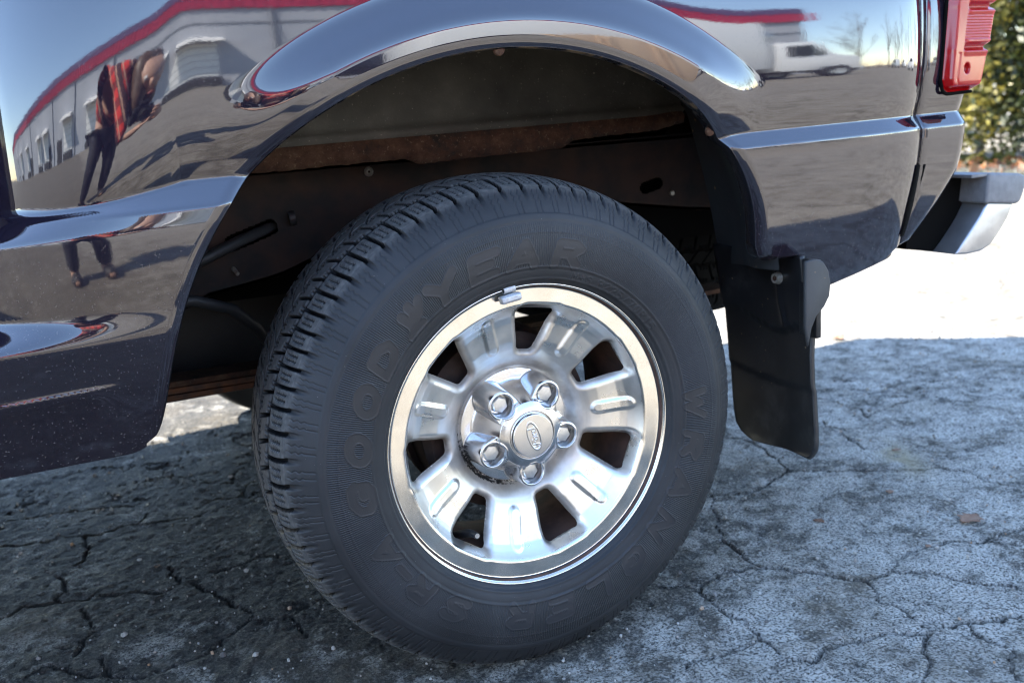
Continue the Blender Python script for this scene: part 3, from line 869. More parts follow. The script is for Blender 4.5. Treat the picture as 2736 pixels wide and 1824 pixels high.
def weight_mark():
    """stamped figures on the balance weight"""
    p = PB()
    x = 0
    mid = 97.0
    def put(ch, a):
        for st in STROKES[ch]:
            pts = []
            for X_, Y_ in st:
                aa, rr_ = R(a - (X_ - .5) * .42), .1955 + (Y_ - .5) * .0028
                pts.append((rr_ * math.cos(aa), -.00985, rr_ * math.sin(aa)))
            p.tube(pts, .00022, 5)
    put('P', 99.0)
    put('2', 97.0)
    p.tube([(.1943 * math.cos(R(96.65)), -.0096, .1943 * math.sin(R(96.65))), (.1943 * math.cos(R(96.65)), -.0101, .1943 * math.sin(R(96.65)))], .0003, 5)
    put('7', 96.2)
    put('5', 95.6)
    return p.build('stamped_mark', NUTM)
on_wheel(weight_mark())
# ---------------------------------------------------------------- body side
AX, AZ = 0., .335
ARCH = np.array([(10, .512), (18, .509), (21, .503), (22.5, .480), (24, .450), (26, .436), (29, .436), (36, .456), (45, .4725), (52, .4815), (59, .4865), (66, .4905), (80, .4955), (89, .497), (96, .4985), (107, .4995), (117, .5005), (126, .5005), (133, .497), (138, .4935), (144, .4875), (150, .480), (160, .469), (168, .466), (180, .466)])
def arch_r(deg):
    tt = np.linspace(10, 180, 681)
    v = np.interp(tt, ARCH[:, 0], ARCH[:, 1])
    for n_ in (5, 25):
        k = np.ones(n_) / n_
        p_ = np.r_[np.full(50, v[0]), v, np.full(50, v[-1])]
        w_ = np.convolve(np.convolve(p_, k, 'same'), k, 'same')[50:-50]
        v = np.where(tt < 34, w_, v) if n_ == 5 else v * (1 - ss((tt - 30) / 8)) + w_ * ss((tt - 30) / 8)
    return np.interp(deg, tt, v)
XEND = np.array([(.40, .70), (.50, .69), (.515, .73), (.575, .775), (.62, .806), (.65, .812), (.72, .818), (.75, .822), (.88, .845), (1.06, .862)])
def x_end(z): return np.interp(z, XEND[:, 0], XEND[:, 1])
SEAM = .695
def zshift(x): return .013 * (x + .57) / 1.2
def protrude(x, z):
    """how far the body side stands out (towards -y) at x, z"""
    dz = z - AZ
    r = np.hypot(x, dz)
    th = np.degrees(np.arctan2(dz, x))
    zs = z - zshift(x)
    # crown line of the upper panel: high over the wheel, dropping to the front
    z0 = np.where(x < 0, .835 - .62 * ss_lin(-x, .36, .60) , .785 + .05 * ss((.36 - x) / .3))
    u = np.maximum(zs - z0, -.11)
    tk = np.clip(np.where(x < 0, .812 - .55 * np.clip(-x - .40, 0, .2), .797) - zs, 0, .115)
    up = UP0 - .60 * u * u - np.where(x < 0, 11.0, 8.0) * tk ** 3 - .32 * np.maximum(.66 - zs, 0)
    amp = 1 - ss((.580 - z) / .035)
    amp = amp * (.45 + .55 * ss((z - .655) / .04))
    xf = np.maximum(x, -.66)
    front = -.050 * np.exp(-(xf + .565) / .068)
    rear = -.0175 * np.exp(np.minimum(x - .69, 0) / .036) - np.where(x > .69, .05 * (x - .69), 0)
    # flare round the wheel
    t = np.clip((r - FR) / FW0, 0, 1)
    flare = HF * (1 - ss(t)) * (1 - ss((np.abs(th - 88.5) - 27) / 16))
    a = up + flare
    # lower panel with the ledge on top of it
    q = np.maximum(.662 - zs, 0)
    low = LOW0 - (.07 * q + .80 * q * q)
    led = np.maximum(zs - .6765, 0)
    k = .006
    led = np.where(led < k, led * led / (2 * k), led - k / 2)
    low = low - .84 * led
    p = smax(a, low, .0035)
    # crease above the bottom edge, running out before the wheel
    cz = zs - .492 - .02 * (x + .6)
    p = p + .0026 * np.where(cz < 0, np.exp(-(cz / .018) ** 2), np.exp(-(cz / .0026) ** 2)) * ss((-.478 - x) / .06) * (x < 0)
    p = p + front * amp + rear - 9.0 * np.clip(-.553 - x, 0, .05) ** 2 * ss((z - .655) / .04)
    # rolled lip at the opening
    s = np.clip((.0145 - (r - arch_r(th))) / .0145, 0, 1)
    wide = 1 + 1.6 * ss((52 - th) / 20)
    p = p - .0050 * wide * s ** 2.2
    # joint between bed side and corner
    p = p - .0075 * np.exp(-((x - SEAM - .04 * (z - .7)) / .0024) ** 2) - .0015 * np.exp(-((x - SEAM - .04 * (z - .7)) / .008) ** 2)
    # rounded rear corner
    e = np.clip(1 - (x_end(z) - x) / .036, 0, .995)
    p = p - .036 * (1 - np.sqrt(1 - e * e))
    return p
def ss_lin(v, a, b_): 
    t = np.clip(v - a, 0, b_ - a)
    return t * ss(t / .05)
UP0, HF, FR, FW0, LOW0 = .016, .020, .5250, .056, .019

def body_side():
    nt, nr = 780, 265
    zb = .4035
    t0, t1 = R(13.4), math.atan2(zb - AZ, -.66)
    th = np.linspace(t0, t1, nt)
    deg = np.degrees(th)
    ra = arch_r(deg)
    co, si = np.cos(th), np.sin(th)
    # the sill runs up into the wheel opening in a rounded corner
    rb = np.zeros(nt)
    for i in np.where(deg > 150)[0]:
        lo_, hi_ = .30, .80
        for _ in range(40):
            m = (lo_ + hi_) / 2
            dx = np.clip(m * co[i] + .499, 0, .0449)
            if AZ + m * si[i] < zb + .045 - math.sqrt(.045 ** 2 - dx ** 2): lo_ = m
            else: hi_ = m
        rb[i] = lo_
    rin = smax(ra, rb, .010)
    k_ = np.ones(15) / 15
    sm = np.convolve(np.r_[np.full(14, rin[0]), rin, np.full(14, rin[-1])], np.convolve(k_, k_), 'same')[14:-14]
    bl = ss((deg - 162) / 3) * ss((171.2 - deg) / 1.0)
    rin = rin * (1 - bl) + sm * bl
    # outer limit: front edge, top, rear end
    ro = np.full(nt, 9.)
    ro = np.where(co < -1e-3, np.minimum(ro, -.66 / np.minimum(co, -1e-3)), ro)
    ro = np.minimum(ro, (1.045 - AZ) / np.maximum(si, 1e-3))
    for i in range(nt):
        if co[i] > .3:
            lo_, hi_ = .5, 1.3
            for _ in range(40):
                m = (lo_ + hi_) / 2
                if m * co[i] < float(x_end(AZ + m * si[i])): lo_ = m
                else: hi_ = m
            ro[i] = min(ro[i], lo_)
    ro = np.maximum(ro, rin + .0005)
    t = np.linspace(0, 1, nr)
    t = .55 * t + .45 * t * t                      # denser towards the opening
    Rr = rin[:, None] + (ro - rin)[:, None] * t[None, :]
    X, Z = Rr * co[:, None], AZ + Rr * si[:, None]
    P_ = protrude(X, Z)
    e = 4e-4
    gx = (protrude(X + e, Z) - protrude(X - e, Z)) / (2 * e)
    gz = (protrude(X, Z + e) - protrude(X, Z - e)) / (2 * e)
    nrm = np.stack([-gx, -np.ones_like(gx), -gz], -1)
    nrm /= np.linalg.norm(nrm, axis=-1, keepdims=True)
    V = np.stack([X, -P_, Z], -1).reshape(-1, 3)
    F = grid_faces(nt, nr)
    nrm = nrm.reshape(-1, 3)
    cx = V[F][:, :, 0].mean(1) - .04 * (V[F][:, :, 2].mean(1) - .7)
    # make the winding face outwards (-y)
    a = V[F[len(F) // 2]]
    if np.cross(a[1] - a[0], a[2] - a[0])[1] > 0: F = F[:, ::-1]
    out = []
    for nm, m in (('bed_fender', cx <= SEAM), ('corner_panel', cx > SEAM)):
        f = F[m]
        used = np.unique(f)
        rm = np.full(len(V), -1)
        rm[used] = np.arange(len(used))
        out.append(under(mesh_np(nm, V[used], rm[f], PAINT, nrm=nrm[used])))
    # return flange of the wheel opening, rusty inside
    js = [(0, 0), (.0016, .0030), (.0012, .0075), (.0006, .016), (-.002, .024)]
    m = deg < 170.6
    rows = []
    for dr, dy in js:
        rr_ = rin[m] - dr
        rows.append(np.stack([rr_ * co[m], -P_[m, 0] + dy, AZ + rr_ * si[m]], -1))
    G = np.stack(rows, 1)
    G[:, 1:, 1] += rng.normal(0, .0004, (G.shape[0], len(js) - 1))
    fl = mesh_np('arch_flange', G, grid_faces(G.shape[0], len(js)), EDGE)
    under(fl, None)
    fl.parent = out[0]
    fl.matrix_parent_inverse = Matrix.Translation(-TRUCK.location)
    fl.matrix_parent_inverse = (Matrix.Translation(TRUCK.location) @ out[0].matrix_parent_inverse).inverted()
    # bottom and tail returns
    bt = []
    xs = np.linspace(-.66, -.503, 60)
    for x in xs:
        y0 = -float(protrude(np.array([x]), np.array([zb]))[0])
        bt.append([(x, y0, zb), (x, y0 + .012, zb - .004), (x, y0 + .03, zb + .004), (x, y0 + .06, zb + .03)])
    bt = np.array(bt)
    u = mesh_np('sill_return', bt, grid_faces(len(xs), 4), PAINT)
    u.parent = out[0]
    u.matrix_parent_inverse = (Matrix.Translation(TRUCK.location) @ out[0].matrix_parent_inverse).inverted()
    tl = []
    zs = np.linspace(.52, 1.04, 80)
    for z in zs:
        x = float(x_end(z))
        y0 = -float(protrude(np.array([x - .0004]), np.array([z]))[0])
        tl.append([(x - .0004, y0, z), (x, y0 + .01, z), (x - .006, y0 + .20, z)])
    tl = np.array(tl)
    u = mesh_np('tail_return', tl, grid_faces(len(zs), 3), PAINT)
    u.parent = out[1]
    u.matrix_parent_inverse = (Matrix.Translation(TRUCK.location) @ out[1].matrix_parent_inverse).inverted()
    # bottom edge behind the wheel
    bb = []
    for t_ in np.linspace(0, 1, 50):
        x = .485 + .235 * t_
        z = AZ + x * math.tan(t0)
        y0 = -float(protrude(np.array([x]), np.array([z]))[0])
        bb.append([(x, y0, z), (x, y0 + .02, z - .002), (x, y0 + .06, z + .02)])
    u = mesh_np('rear_return', np.array(bb), grid_faces(50, 3), PAINT)
    u.parent = out[0]
    u.matrix_parent_inverse = (Matrix.Translation(TRUCK.location) @ out[0].matrix_parent_inverse).inverted()
    return out
FENDER, CORNER = body_side()
def child(o, par):
    """sub-part given in world coordinates under a part that was placed with under()"""
    o.parent = par
    o.matrix_parent_inverse = (Matrix.Translation(TRUCK.location) @ par.matrix_parent_inverse @ Matrix.Translation(par.location)).inverted()
    return o
# two rust blisters on the lip
def blister(deg, rr_, sz):
    th = R(deg)
    x, z = rr_ * math.cos(th), AZ + rr_ * math.sin(th)
    y = -float(protrude(np.array([x * 1.01]), np.array([AZ + (z - AZ) * 1.01]))[0]) + .006
    p = PB()
    p.lathe([(-.001, 0.0005), (-.0006, sz * .5), (.001, sz * .9), (.004, sz)], 14, 'y', (x, y, z))
    return child(p.build('rust_blister', RUST, smooth=True), FENDER)
blister(52.5, .4795, .0075)
blister(93, .4965, .008)

def seam_strip():  # flat black strip along the lower part of the seam
    rows = []
    for z in np.linspace(.525, .636, 40):
        t = (z - .525) / .111
        xc = SEAM + .04 * (z - .7) - .012 * (1 - t) + .003
        w = .0065 + .0075 * ss(t / .55)
        row = []
        for k in np.linspace(-1, 1, 13):
            x = xc + k * w
            y = -float(protrude(np.array([x - .006]), np.array([z]))[0])
            row.append((x, y - .0025 * (1 - abs(k) ** 6) + .001, z))
        rows.append(row)
    child(mesh_np('seam_strip', np.array(rows), grid_faces(40, 13), BLACKM), CORNER)
seam_strip()

# ---------------------------------------------------------------- tail lamp
def lamp_edge(z):
    lx = np.interp(z, [.743, .746, .752, .762, .83, .88, 1.02], [.752, .7445, .7385, .735, .740, .7435, .752])
    rx = np.interp(z, [.743, .746, .752, .80, .806, .812, .84, .865, .8705, .8765, .95, 1.02], [.800, .808, .813, .8262, .8235, .8305, .8365, .8415, .8375, .842, .853, .862])
    return lx, rx
def tail_lamp():
    nz, nx = 240, 70
    z = np.linspace(.7432, 1.02, nz)
    u = np.linspace(0, 1, nx)
    lx, rx = lamp_edge(z)
    Zg = np.repeat(z[:, None], nx, 1)
    U = np.repeat(u[None, :], nz, 0)
    X = lx[:, None] + (rx - lx)[:, None] * U
    y0 = -protrude(np.minimum(X, .80), np.maximum(Zg, .75))
    y0 = .004 + .35 * (X - .74) ** 1.0 * 0.18
    rise = .017 * ss(U / .10) * ss((1 - U) / .07) ** .6 * ss((Zg - .7432) / .012)
    for zg in (.8095, .8690):
        gm = ss((U - .30) / .07)
        rise = rise - .0085 * gm * (np.exp(-((Zg - zg) / .0042) ** 2) - .25 * np.exp(-((Zg - zg - .008) / .003) ** 2) - .25 * np.exp(-((Zg - zg + .008) / .003) ** 2))
    hole = np.hypot((X - .774) / .0062, (Zg - .7770) / .0078)
    rise = rise - .008 * (1 - ss((hole - .75) / .35))
    rise = rise - .0012 * np.exp(-((Zg - .7545) / .0012) ** 2) * (U > .22) - .0012 * np.exp(-(((U - .22) / .022)) ** 2) * (Zg > .7545) * (Zg < .80)
    rise = rise + .0006 * np.sin(Zg * 2 * PI / .0042) * (U > .3) * (U < .9) * (Zg > .815) * (Zg < .86)
    V = np.stack([X, y0 - rise, Zg], -1)
    F = grid_faces(nz, nx)
    a = V.reshape(-1, 3)[F[len(F) // 2]]
    if np.cross(a[1] - a[0], a[2] - a[0])[1] > 0: F = F[:, ::-1]
    lens = under(mesh_np('tail_lamp', V, F, LENS))
    V2 = np.stack([X, y0 - np.minimum(rise * .25, .003) + .0015, Zg], -1)
    child(mesh_np('lamp_reflector', V2, F, LAMPIN), lens)
    # dark seal between lamp and body
    pts = []
    for zz in np.linspace(1.02, .752, 30): pts.append((float(lamp_edge(zz)[0]) - .0022, .003, zz))
    for k in range(9):
        a_ = R(180 + 90 * k / 8)
        pts.append((.7485 + .0125 * math.cos(a_), .003, .7530 + .0125 * math.sin(a_)))
    for xx in np.linspace(.755, .802, 12): pts.append((xx, .0045, .7405 + (xx - .755) * .03))
    child(PB().tube(pts, .0026, 8).build('lamp_seal', BLACKM, smooth=True), lens)
tail_lamp()

# ---------------------------------------------------------------- rear bumper
def bumper():
    outer = [(.985, .546), (.973, .522), (.957, .502), (.932, .478), (.908, .4695), (.876, .468), (.846, .471)]
    inner = [(.874, .500), (.902, .530), (.920, .554)]
    poly = outer + inner
    # steel face bar: returns round the corner, the sweep narrows to the middle
    b0 = under(PB().prism(poly, .058, 1.60).build('rear_bumper', BUMPM, bevel=.004, seg=3, angle=35))
    pad = [(.912, .604), (.985, .5975), (1.002, .594), (1.009, .586), (1.002, .562), (.994, .546), (.985, .5445), (.908, .552)]
    child(PB().prism(pad, .052, 1.61).build('step_pad', PADM, bevel=.005, seg=3, angle=35), b0)
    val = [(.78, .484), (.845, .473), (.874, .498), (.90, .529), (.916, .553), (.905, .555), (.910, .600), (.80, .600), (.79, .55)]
    child(PB().prism(val, .105, 1.56).build('bumper_gap_block', BLACKM), b0)  # black block filling the gap, standing in for the deep shade there
    val = [(.875, .604), (.915, .6035), (.915, .598), (.875, .598)]
    child(PB().prism(val, .056, 1.6).build('bumper_top', PADM, bevel=.0015), b0)
bumper()

# ---------------------------------------------------------------- inside the wheel opening
def plate(name, poly, y, t, m, par=None, bevel=0.):
    o = PB().prism(poly, y, y + t).build(name, m, bevel=bevel)
    return under(o) if par is None else child(o, par)
def box_wall():
    nx, nz = 90, 40
    X, Z = np.meshgrid(np.linspace(-.97, .445, nx), np.linspace(.726, 1.03, nz), indexing='ij')
    Y = .272 + .05 * ss((Z - .80) / .22) - .012 * np.exp(-((Z - .742) / .006) ** 2) + .010 * ss((X - .36) / .07) - .012 * np.exp(-((X - .33 + .2 * (Z - .8)) / .05) ** 2) * ss((Z - .76) / .05)
    Z = Z + .010 * (X - .0) / 1.0
    w = under(mesh_np('box_wall', np.stack([X, Y, Z], -1), grid_faces(nx, nz), BOXGREY))
    top = [(-.97, .733), (.44, .743)]
    bot = [(.44, .725), (.385, .716), (.226, .711), (.208, .700), (-.036, .695), (-.055, .7035), (-.25, .702), (-.62, .699), (-.97, .697)]
    # ragged rusted seam along its foot
    p = PB()
    pts_b = []
    for (x0, z0), (x1, z1) in zip(bot[:-1], bot[1:]):
        n = max(2, int(abs(x1 - x0) / .008))
        for k in range(n):
            t = k / n
            pts_b.append((x0 + (x1 - x0) * t, z0 + (z1 - z0) * t + random.uniform(-.0011, .0011)))
    pts_b.append(bot[-1])
    nb = len(pts_b)
    rows = []
    for x, z in pts_b:
        zt = .733 + .010 * (x + .62) / 1.06
        wob = random.uniform(-.0012, .0012)
        rows.append([(x, .266 + wob, z), (x, .2635 + wob, z + (zt - z) * .45), (x, .2655, zt - .004), (x, .275, zt + .002)])
    rows2 = [[(a[0][0], .274, a[0][2])] + a for a in rows]
    f = mesh_np('rusted_seam', np.array(rows2), grid_faces(nb, 5), RUST)
    child(f, w)
box_wall()
def frame_rail():
    # C-section web with openings, cut as strips round them
    top, n = .70, 0
    def bot(x): return float(np.interp(x, [-1.6, -.42, -.353, -.24, -.10, .30, .55, .9], [.40, .49, .522, .538, .585, .60, .56, .53]))
    xs = np.r_[np.linspace(-1.6, -.36, 60), np.linspace(-.355, .55, 330), np.linspace(.56, .88, 20)]
    zs = np.linspace(0, 1, 80)
    X, T = np.meshgrid(xs, zs, indexing='ij')
    B = np.array([bot(x) for x in xs])[:, None]
    Z = B + (top - B) * T
    Y = np.full_like(X, .385)
    V = np.stack([X, Y, Z], -1).reshape(-1, 3)
    F = grid_faces(len(xs), len(zs))
    c = V[F].mean(1)
    def slot(x0, z0, x1, z1, r_):
        return seg_dist(c[:, 0], c[:, 2], [(x0, z0), (x1, z1)]) < r_
    cut = slot(-.300, .598, -.243, .615, .0125) | slot(.435, .612, .462, .618, .011)
    o = under(mesh_np('frame_rail', V, F[~cut], FRAMEM, smooth=False))
    child(PB().prism([(x, bot(x)) for x in xs[::8]] + [(x, bot(x) + .005) for x in xs[::8]][::-1], .385, .45).build('rail_flange', FRAMEM), o)
    child(PB().box(-1.6, .88, .385, .45, .695, .702).build('rail_flange', FRAMEM), o)
    child(PB().box(-1.6, .88, .452, .458, .50, .70).build('rail_back', BLACKM), o)
    child(PB().lathe([(.383, .002), (.381, .0045), (.384, .0075), (.388, .008)], 14, 'y', (-.0785, 0, .6852)).build('rail_bolt', SCREW, smooth=True), o)
    child(PB().tube([(-.212, .3845, .6255), (-.203, .3835, .6265)], [.0115, .0115], 16).build('rail_hole_dark', HOSE, smooth=True), o)  # dark stub standing in for the darkness of an oval hole
    child(PB().tube([(-.3055, .388, .5605), (-.3015, .372, .5525)], [.0035, .0032], 10).build('rail_pin', SCREW, smooth=True), o)
    child(PB().tube([(.345, .386, .520), (.344, .378, .519)], [.005, .004], 10).build('rail_bolt', SCREW, smooth=True), o)
    child(PB().tube([(.492, .386, .598), (.491, .380, .5975)], [.005, .004], 10).build('rail_bolt', SCREW, smooth=True), o)
frame_rail()
under(PB().tube([(-.52, .33, .545), (-.42, .325, .565), (-.35, .335, .585), (-.295, .36, .602), (-.245, .395, .613), (-.22, .42, .617)], .0085, 12).build('brake_hose', HOSE, smooth=True))
under(PB().tube([(-.55, .31, .53), (-.44, .305, .537), (-.375, .31, .531), (-.322, .33, .508), (-.285, .37, .468), (-.25, .43, .41), (-.2, .55, .35)], .0085, 12).build('fuel_hose', HOSE, smooth=True))
under(PB().tube([(-.21, .40, .574), (-.19, .402, .580)], [.006, .005], 8).build('pipe_clip', SCREW, smooth=True))
def leaf_spring():
    root = part('leaf_spring', loc=(0, .46, .38))
    for k, (l0, l1, dz) in enumerate(((-.78, .66, 0), (-.62, .52, -.0105), (-.48, .40, -.021))):
        pts = []
        n = 24
        for i in range(n + 1):
            x = l0 + (l1 - l0) * i / n
            z = .389 + .03 * (x / .78) ** 2 * .3 + dz
            pts.append((x, z))
        poly = pts + [(x, z - .0085) for x, z in reversed(pts)]
        o = PB().prism(poly, .425, .49).build('spring_leaf', ORANGERUST if k else RUST)
        o.parent = root
        o.matrix_parent_inverse = Matrix.Translation(-Vector((0, .46, .38)))
    o = PB().box(-.07, .07, .42, .495, .30, .362).build('axle_clamp', DARKRUST, bevel=.004)
    o.parent = root
    o.matrix_parent_inverse = Matrix.Translation(-Vector((0, .46, .38)))
leaf_spring()
AXLE = under(PB().tube([(0, .17, .335), (0, 1.49, .335)], .038, 20).build('rear_axle', DARKRUST, smooth=True))
child(PB().lathe([(.66, .05), (.70, .10), (.78, .142), (.86, .148), (.94, .11), (.99, .05)], 28, 'y', (0, 0, .335)).build('differential', DARKRUST, smooth=True), AXLE)
under(PB().tube([(.05, .40, .30), (.12, .46, .62)], [.026, .024], 14).build('shock_absorber', BLACKP, smooth=True))
under(PB().box(-1.25, -.16, .56, 1.22, .318, .62).build('fuel_tank', BLACKP, bevel=.03, seg=3))
under(PB().box(-1.2, -.30, .50, .56, .366, .352).build('tank_strap', DARKRUST, bevel=.003))
under(PB().box(-.70, .86, .29, 1.40, .735, .748).build('bed_floor', BLACKM))
under(PB().box(.52, .58, .45, 1.21, .60, .69).build('cross_member', DARKRUST, bevel=.004))
under(PB().tube([(.42, .50, .480), (.60, .66, .462), (.72, .72, .455)], .010, 8).build('spare_carrier', ORANGERUST, smooth=True))

# plastic liner behind the wheel
def liner():
    a = [(.255, .845), (.285, .775), (.300, .742), (.345, .694), (.388, .624), (.412, .539), (.418, .505)]
    b_ = [(.375, .90), (.425, .835), (.447, .795), (.455, .712), (.462, .617), (.466, .524), (.467, .49)]
    n = 60
    t = np.linspace(0, 1, n)
    def cur(p):
        p = np.array(p)
        s = np.linspace(0, 1, len(p))
        x, z = np.interp(t, s, p[:, 0]), np.interp(t, s, p[:, 1])
        for _ in range(20):
            x[1:-1] = .25 * x[:-2] + .5 * x[1:-1] + .25 * x[2:]
            z[1:-1] = .25 * z[:-2] + .5 * z[1:-1] + .25 * z[2:]
        return x, z
    ax_, az_ = cur(a)
    bx_, bz_ = cur(b_)
    u = np.linspace(0, 1, 30)
    ya, yb = .034 - .028 * ss((t - .12) / .3) + .002 * ss((t - .4) / .6), np.interp(t, [0, .3, .45, 1], [.30, .317, .27, .20])
    X = ax_[:, None] + (bx_ - ax_)[:, None] * ss(u)[None, :] ** .8
    Z = az_[:, None] + (bz_ - az_)[:, None] * u[None, :]
    Y = ya[:, None] + (yb - ya)[:, None] * u[None, :]
    X = X + .005 * np.cos(u * 9)[None, :] * (1 - u)[None, :] + .003 * np.sin(t * 11)[:, None]
    under(mesh_np('wheel_liner', np.stack([X, Y, Z], -1), grid_faces(n, 30), LINER))
liner()
# mud flap
def flap():
    inn = [(.521, .219), (.50, .215), (.455, .209), (.373, .198), (.300, .188), (.237, .181), (.216, .176), (.203, .163), (.196, .143), (.1945, .134)]
    out = [(.521, .004), (.50, .003), (.447, .003), (.409, -.014), (.329, -.021), (.26, -.029), (.235, -.030), (.222, -.026), (.213, -.018), (.209, -.010)]
    n = 60
    t = np.linspace(0, 1, n)
    def cur(p):
        p = np.array(p)
        s = np.r_[0, np.cumsum(np.hypot(*np.diff(p, axis=0).T))]
        s /= s[-1]
        return np.interp(t, s, p[:, 1]), np.interp(t, s, p[:, 0])
    iy, iz = cur(inn)
    oy, oz = cur(out)
    u = np.linspace(0, 1, 44)
    Y = oy[:, None] + (iy - oy)[:, None] * u[None, :]
    Z = oz[:, None] + (iz - oz)[:, None] * u[None, :]
    Z = Z - .004 * np.sin(u * PI)[None, :] * ss((t - .75) / .2)[:, None]
    zr = (.521 - Z) / .32
    X = .465 + .010 * np.sin(u * PI)[None, :] ** 2 * (zr > -1) - .012 * (1 - u)[None, :] ** 3 * ss((.46 - Z) / .1) + .004 * np.sin(zr * 5) + .006 * zr
    # upper half is a thicker plate: the step between the two
    st = ss((Z - (.405 + .012 * np.cos(u * 7))[None, :]) / .004)
    st2 = ss((Z - (.318 - .012 * np.sin(u * PI))[None, :]) / .006)
    X = X - .0055 * st - .0025 * st2
    X = X - .004 * np.exp(-((u - .30) / .03) ** 2)[None, :] * st
    o = mesh_np('mud_flap', np.stack([X, Y, Z], -1), grid_faces(n, 44), FLAP)
    md = o.modifiers.new('thickness', 'SOLIDIFY')
    md.thickness = .007
    md.offset = 1
    md.use_rim = True
    under(o)
    # ear folded over the end of the body side
    yy = -.040
    ear = [(x_ - .0140, z_) for x_, z_ in [(.452, .519), (.470, .521), (.486, .515), (.496, .500), (.500, .480), (.498, .462), (.488, .447), (.474, .436), (.464, .418), (.458, .39), (.452, .42)]]
    p = PB().prism(ear, yy + .012, yy + .019)
    e = p.build('flap_ear', LINER, bevel=.0025, seg=3)
    child(PB().prism([(.460, .40), (.460, .518), (.470, .518), (.470, .40)], yy + .014, .012).build('ear_web', FLAP, bevel=.002), o)
    child(e, o)
    child(PB().lathe([(yy + .0125, .0068), (yy + .0165, .0040), (yy + .0168, .0003)], 16, 'y', (.4700, 0, .481)).build('ear_dimple', BLACKP, smooth=True), o)
    child(PB().tube([(.463, .061, .4815), (.4555, .0605, .482)], [.0098, .0078], 18).build('flap_screw', SCREW, smooth=True), o)
    child(PB().tube([(.4554, .0605, .482), (.4542, .0603, .4821)], [.0042, .0030], 12).build('screw_head', RUST, smooth=True), o)
flap()
# ---------------------------------------------------------------- the rest of the truck
def front_return():
    zs = np.linspace(.42, 1.04, 60)
    rows = []
    for z in zs:
        y0 = -float(protrude(np.array([-.659]), np.array([z]))[0])
        rows.append([(-.66, y0, z), (-.664, y0 + .012, z), (-.662, y0 + .04, z), (-.66, .28, z)])
    child(mesh_np('front_return', np.array(rows), grid_faces(60, 4), PAINT), FENDER)
    xs = np.linspace(-.66, .85, 90)
    rows = []
    for x in xs:
        y0 = -float(protrude(np.array([x]), np.array([1.044]))[0])
        rows.append([(x, y0, 1.045), (x, y0 + .008, 1.056), (x, y0 + .03, 1.062), (x, .30, 1.064)])
    child(mesh_np('top_return', np.array(rows), grid_faces(90, 4), PAINT), FENDER)
front_return()
under(PB().box(-.985, -.655, .05, .275, .45, .475).build('side_step', BLACKP, bevel=.006))
FX = -3.19
def arch_pts(cx, r_, n=14, z0=.42):
    a0 = math.asin((z0 - .335) / r_)
    return [(cx + r_ * math.cos(a), .335 + r_ * math.sin(a)) for a in np.linspace(a0, PI - a0, n)]
cab_poly = [(-1.0, .42), (-1.0, 1.06), (-1.03, 1.12), (-1.09, 1.64), (-1.20, 1.715), (-2.0, 1.73), (-2.22, 1.69), (-2.80, 1.14), (-4.0, 1.02), (-4.12, .95), (-4.15, .60), (-4.13, .42), (-3.62, .42)] + arch_pts(FX, .43)[::-1] + [(-2.74, .42)]
CAB = under(PB().prism(cab_poly, .02, 1.66).build('cab', PAINT, bevel=.03, seg=3, angle=30))
for y0, y1 in ((.012, .03), (1.65, 1.668)):
    child(PB().prism([(-1.14, 1.12), (-1.17, 1.56), (-1.52, 1.58), (-1.52, 1.12)], y0, y1).build('side_window', GLASSM, bevel=.004), CAB)
    child(PB().prism([(-1.60, 1.12), (-1.60, 1.59), (-2.12, 1.60), (-2.60, 1.14), (-2.60, 1.12)], y0, y1).build('side_window', GLASSM, bevel=.004), CAB)
    child(PB().box(-1.82, -1.68, y0 - .012, y1 + .012, .99, 1.02).build('door_handle', BLACKP, bevel=.006), CAB)
child(PB().prism([(-2.06, 1.735), (-2.075, 1.715), (-2.245, 1.675), (-2.79, 1.155), (-2.80, 1.17), (-2.25, 1.70)], .14, 1.54).build('windscreen', GLASSM), CAB)
under(PB().box(-4.26, -4.14, .04, 1.64, .44, .60).build('front_bumper', BUMPM, bevel=.02))
for y in (.12, 1.36):
    under(PB().box(-4.17, -4.12, y, y + .2, .70, .86).build('headlight', mat('clear_lens', (.75, .76, .78), .05), bevel=.015))
# far bed side, front and tail of the bed, topper
far_poly = [(-.66, .43), (-.66, 1.06), (.86, 1.06), (.82, .62), (.70, .51), (.47, .45)] + arch_pts(0, .5, 18, .45) + [(-.5, .43)]
under(PB().prism(far_poly, 1.66, 1.71).build('far_fender', PAINT, bevel=.008))
under(PB().box(-.98, .84, 1.39, 1.41, .70, 1.05).build('box_wall', BOXGREY))
under(PB().box(.805, .845, .19, 1.50, .56, 1.06).build('tailgate', PAINT, bevel=.012))
under(PB().box(-.985, -.96, .27, 1.41, .70, 1.06).build('bed_front', BLACKM))
TOP = under(PB().prism([(-.98, 1.068), (-.95, 1.74), (1.0, 1.76), (1.0, 1.066)], .03, 1.65).build('topper', PAINT, bevel=.03, seg=3))  # unseen; height and rear end shaped for the shadow it casts
for y0, y1 in ((.022, .035), (1.645, 1.658)):
    child(PB().prism([(-.80, 1.22), (-.78, 1.60), (.66, 1.61), (.74, 1.22)], y0, y1).build('topper_window', GLASSM, bevel=.004), TOP)
child(PB().prism([(.994, 1.66), (1.006, 1.66), (1.006, 1.14), (.994, 1.14)], .2, 1.48).build('rear_glass', GLASSM), TOP)
under(PB().box(-.99, -.48, 1.38, 1.66, .44, .47).build('side_step', BLACKP))  # far step, lengthened to block sunlight behind the fender
under(PB().box(.50, .86, 1.52, 1.66, .50, .72).build('inner_panel', BLACKM))
under(PB().box(-.5, .5, 1.41, 1.655, .70, .72).box(-.5, -.485, 1.41, 1.655, .43, .70).box(.485, .5, 1.41, 1.655, .43, .70).build('inner_arch', BLACKM))  # far wheel housing, added to block sunlight through its arch
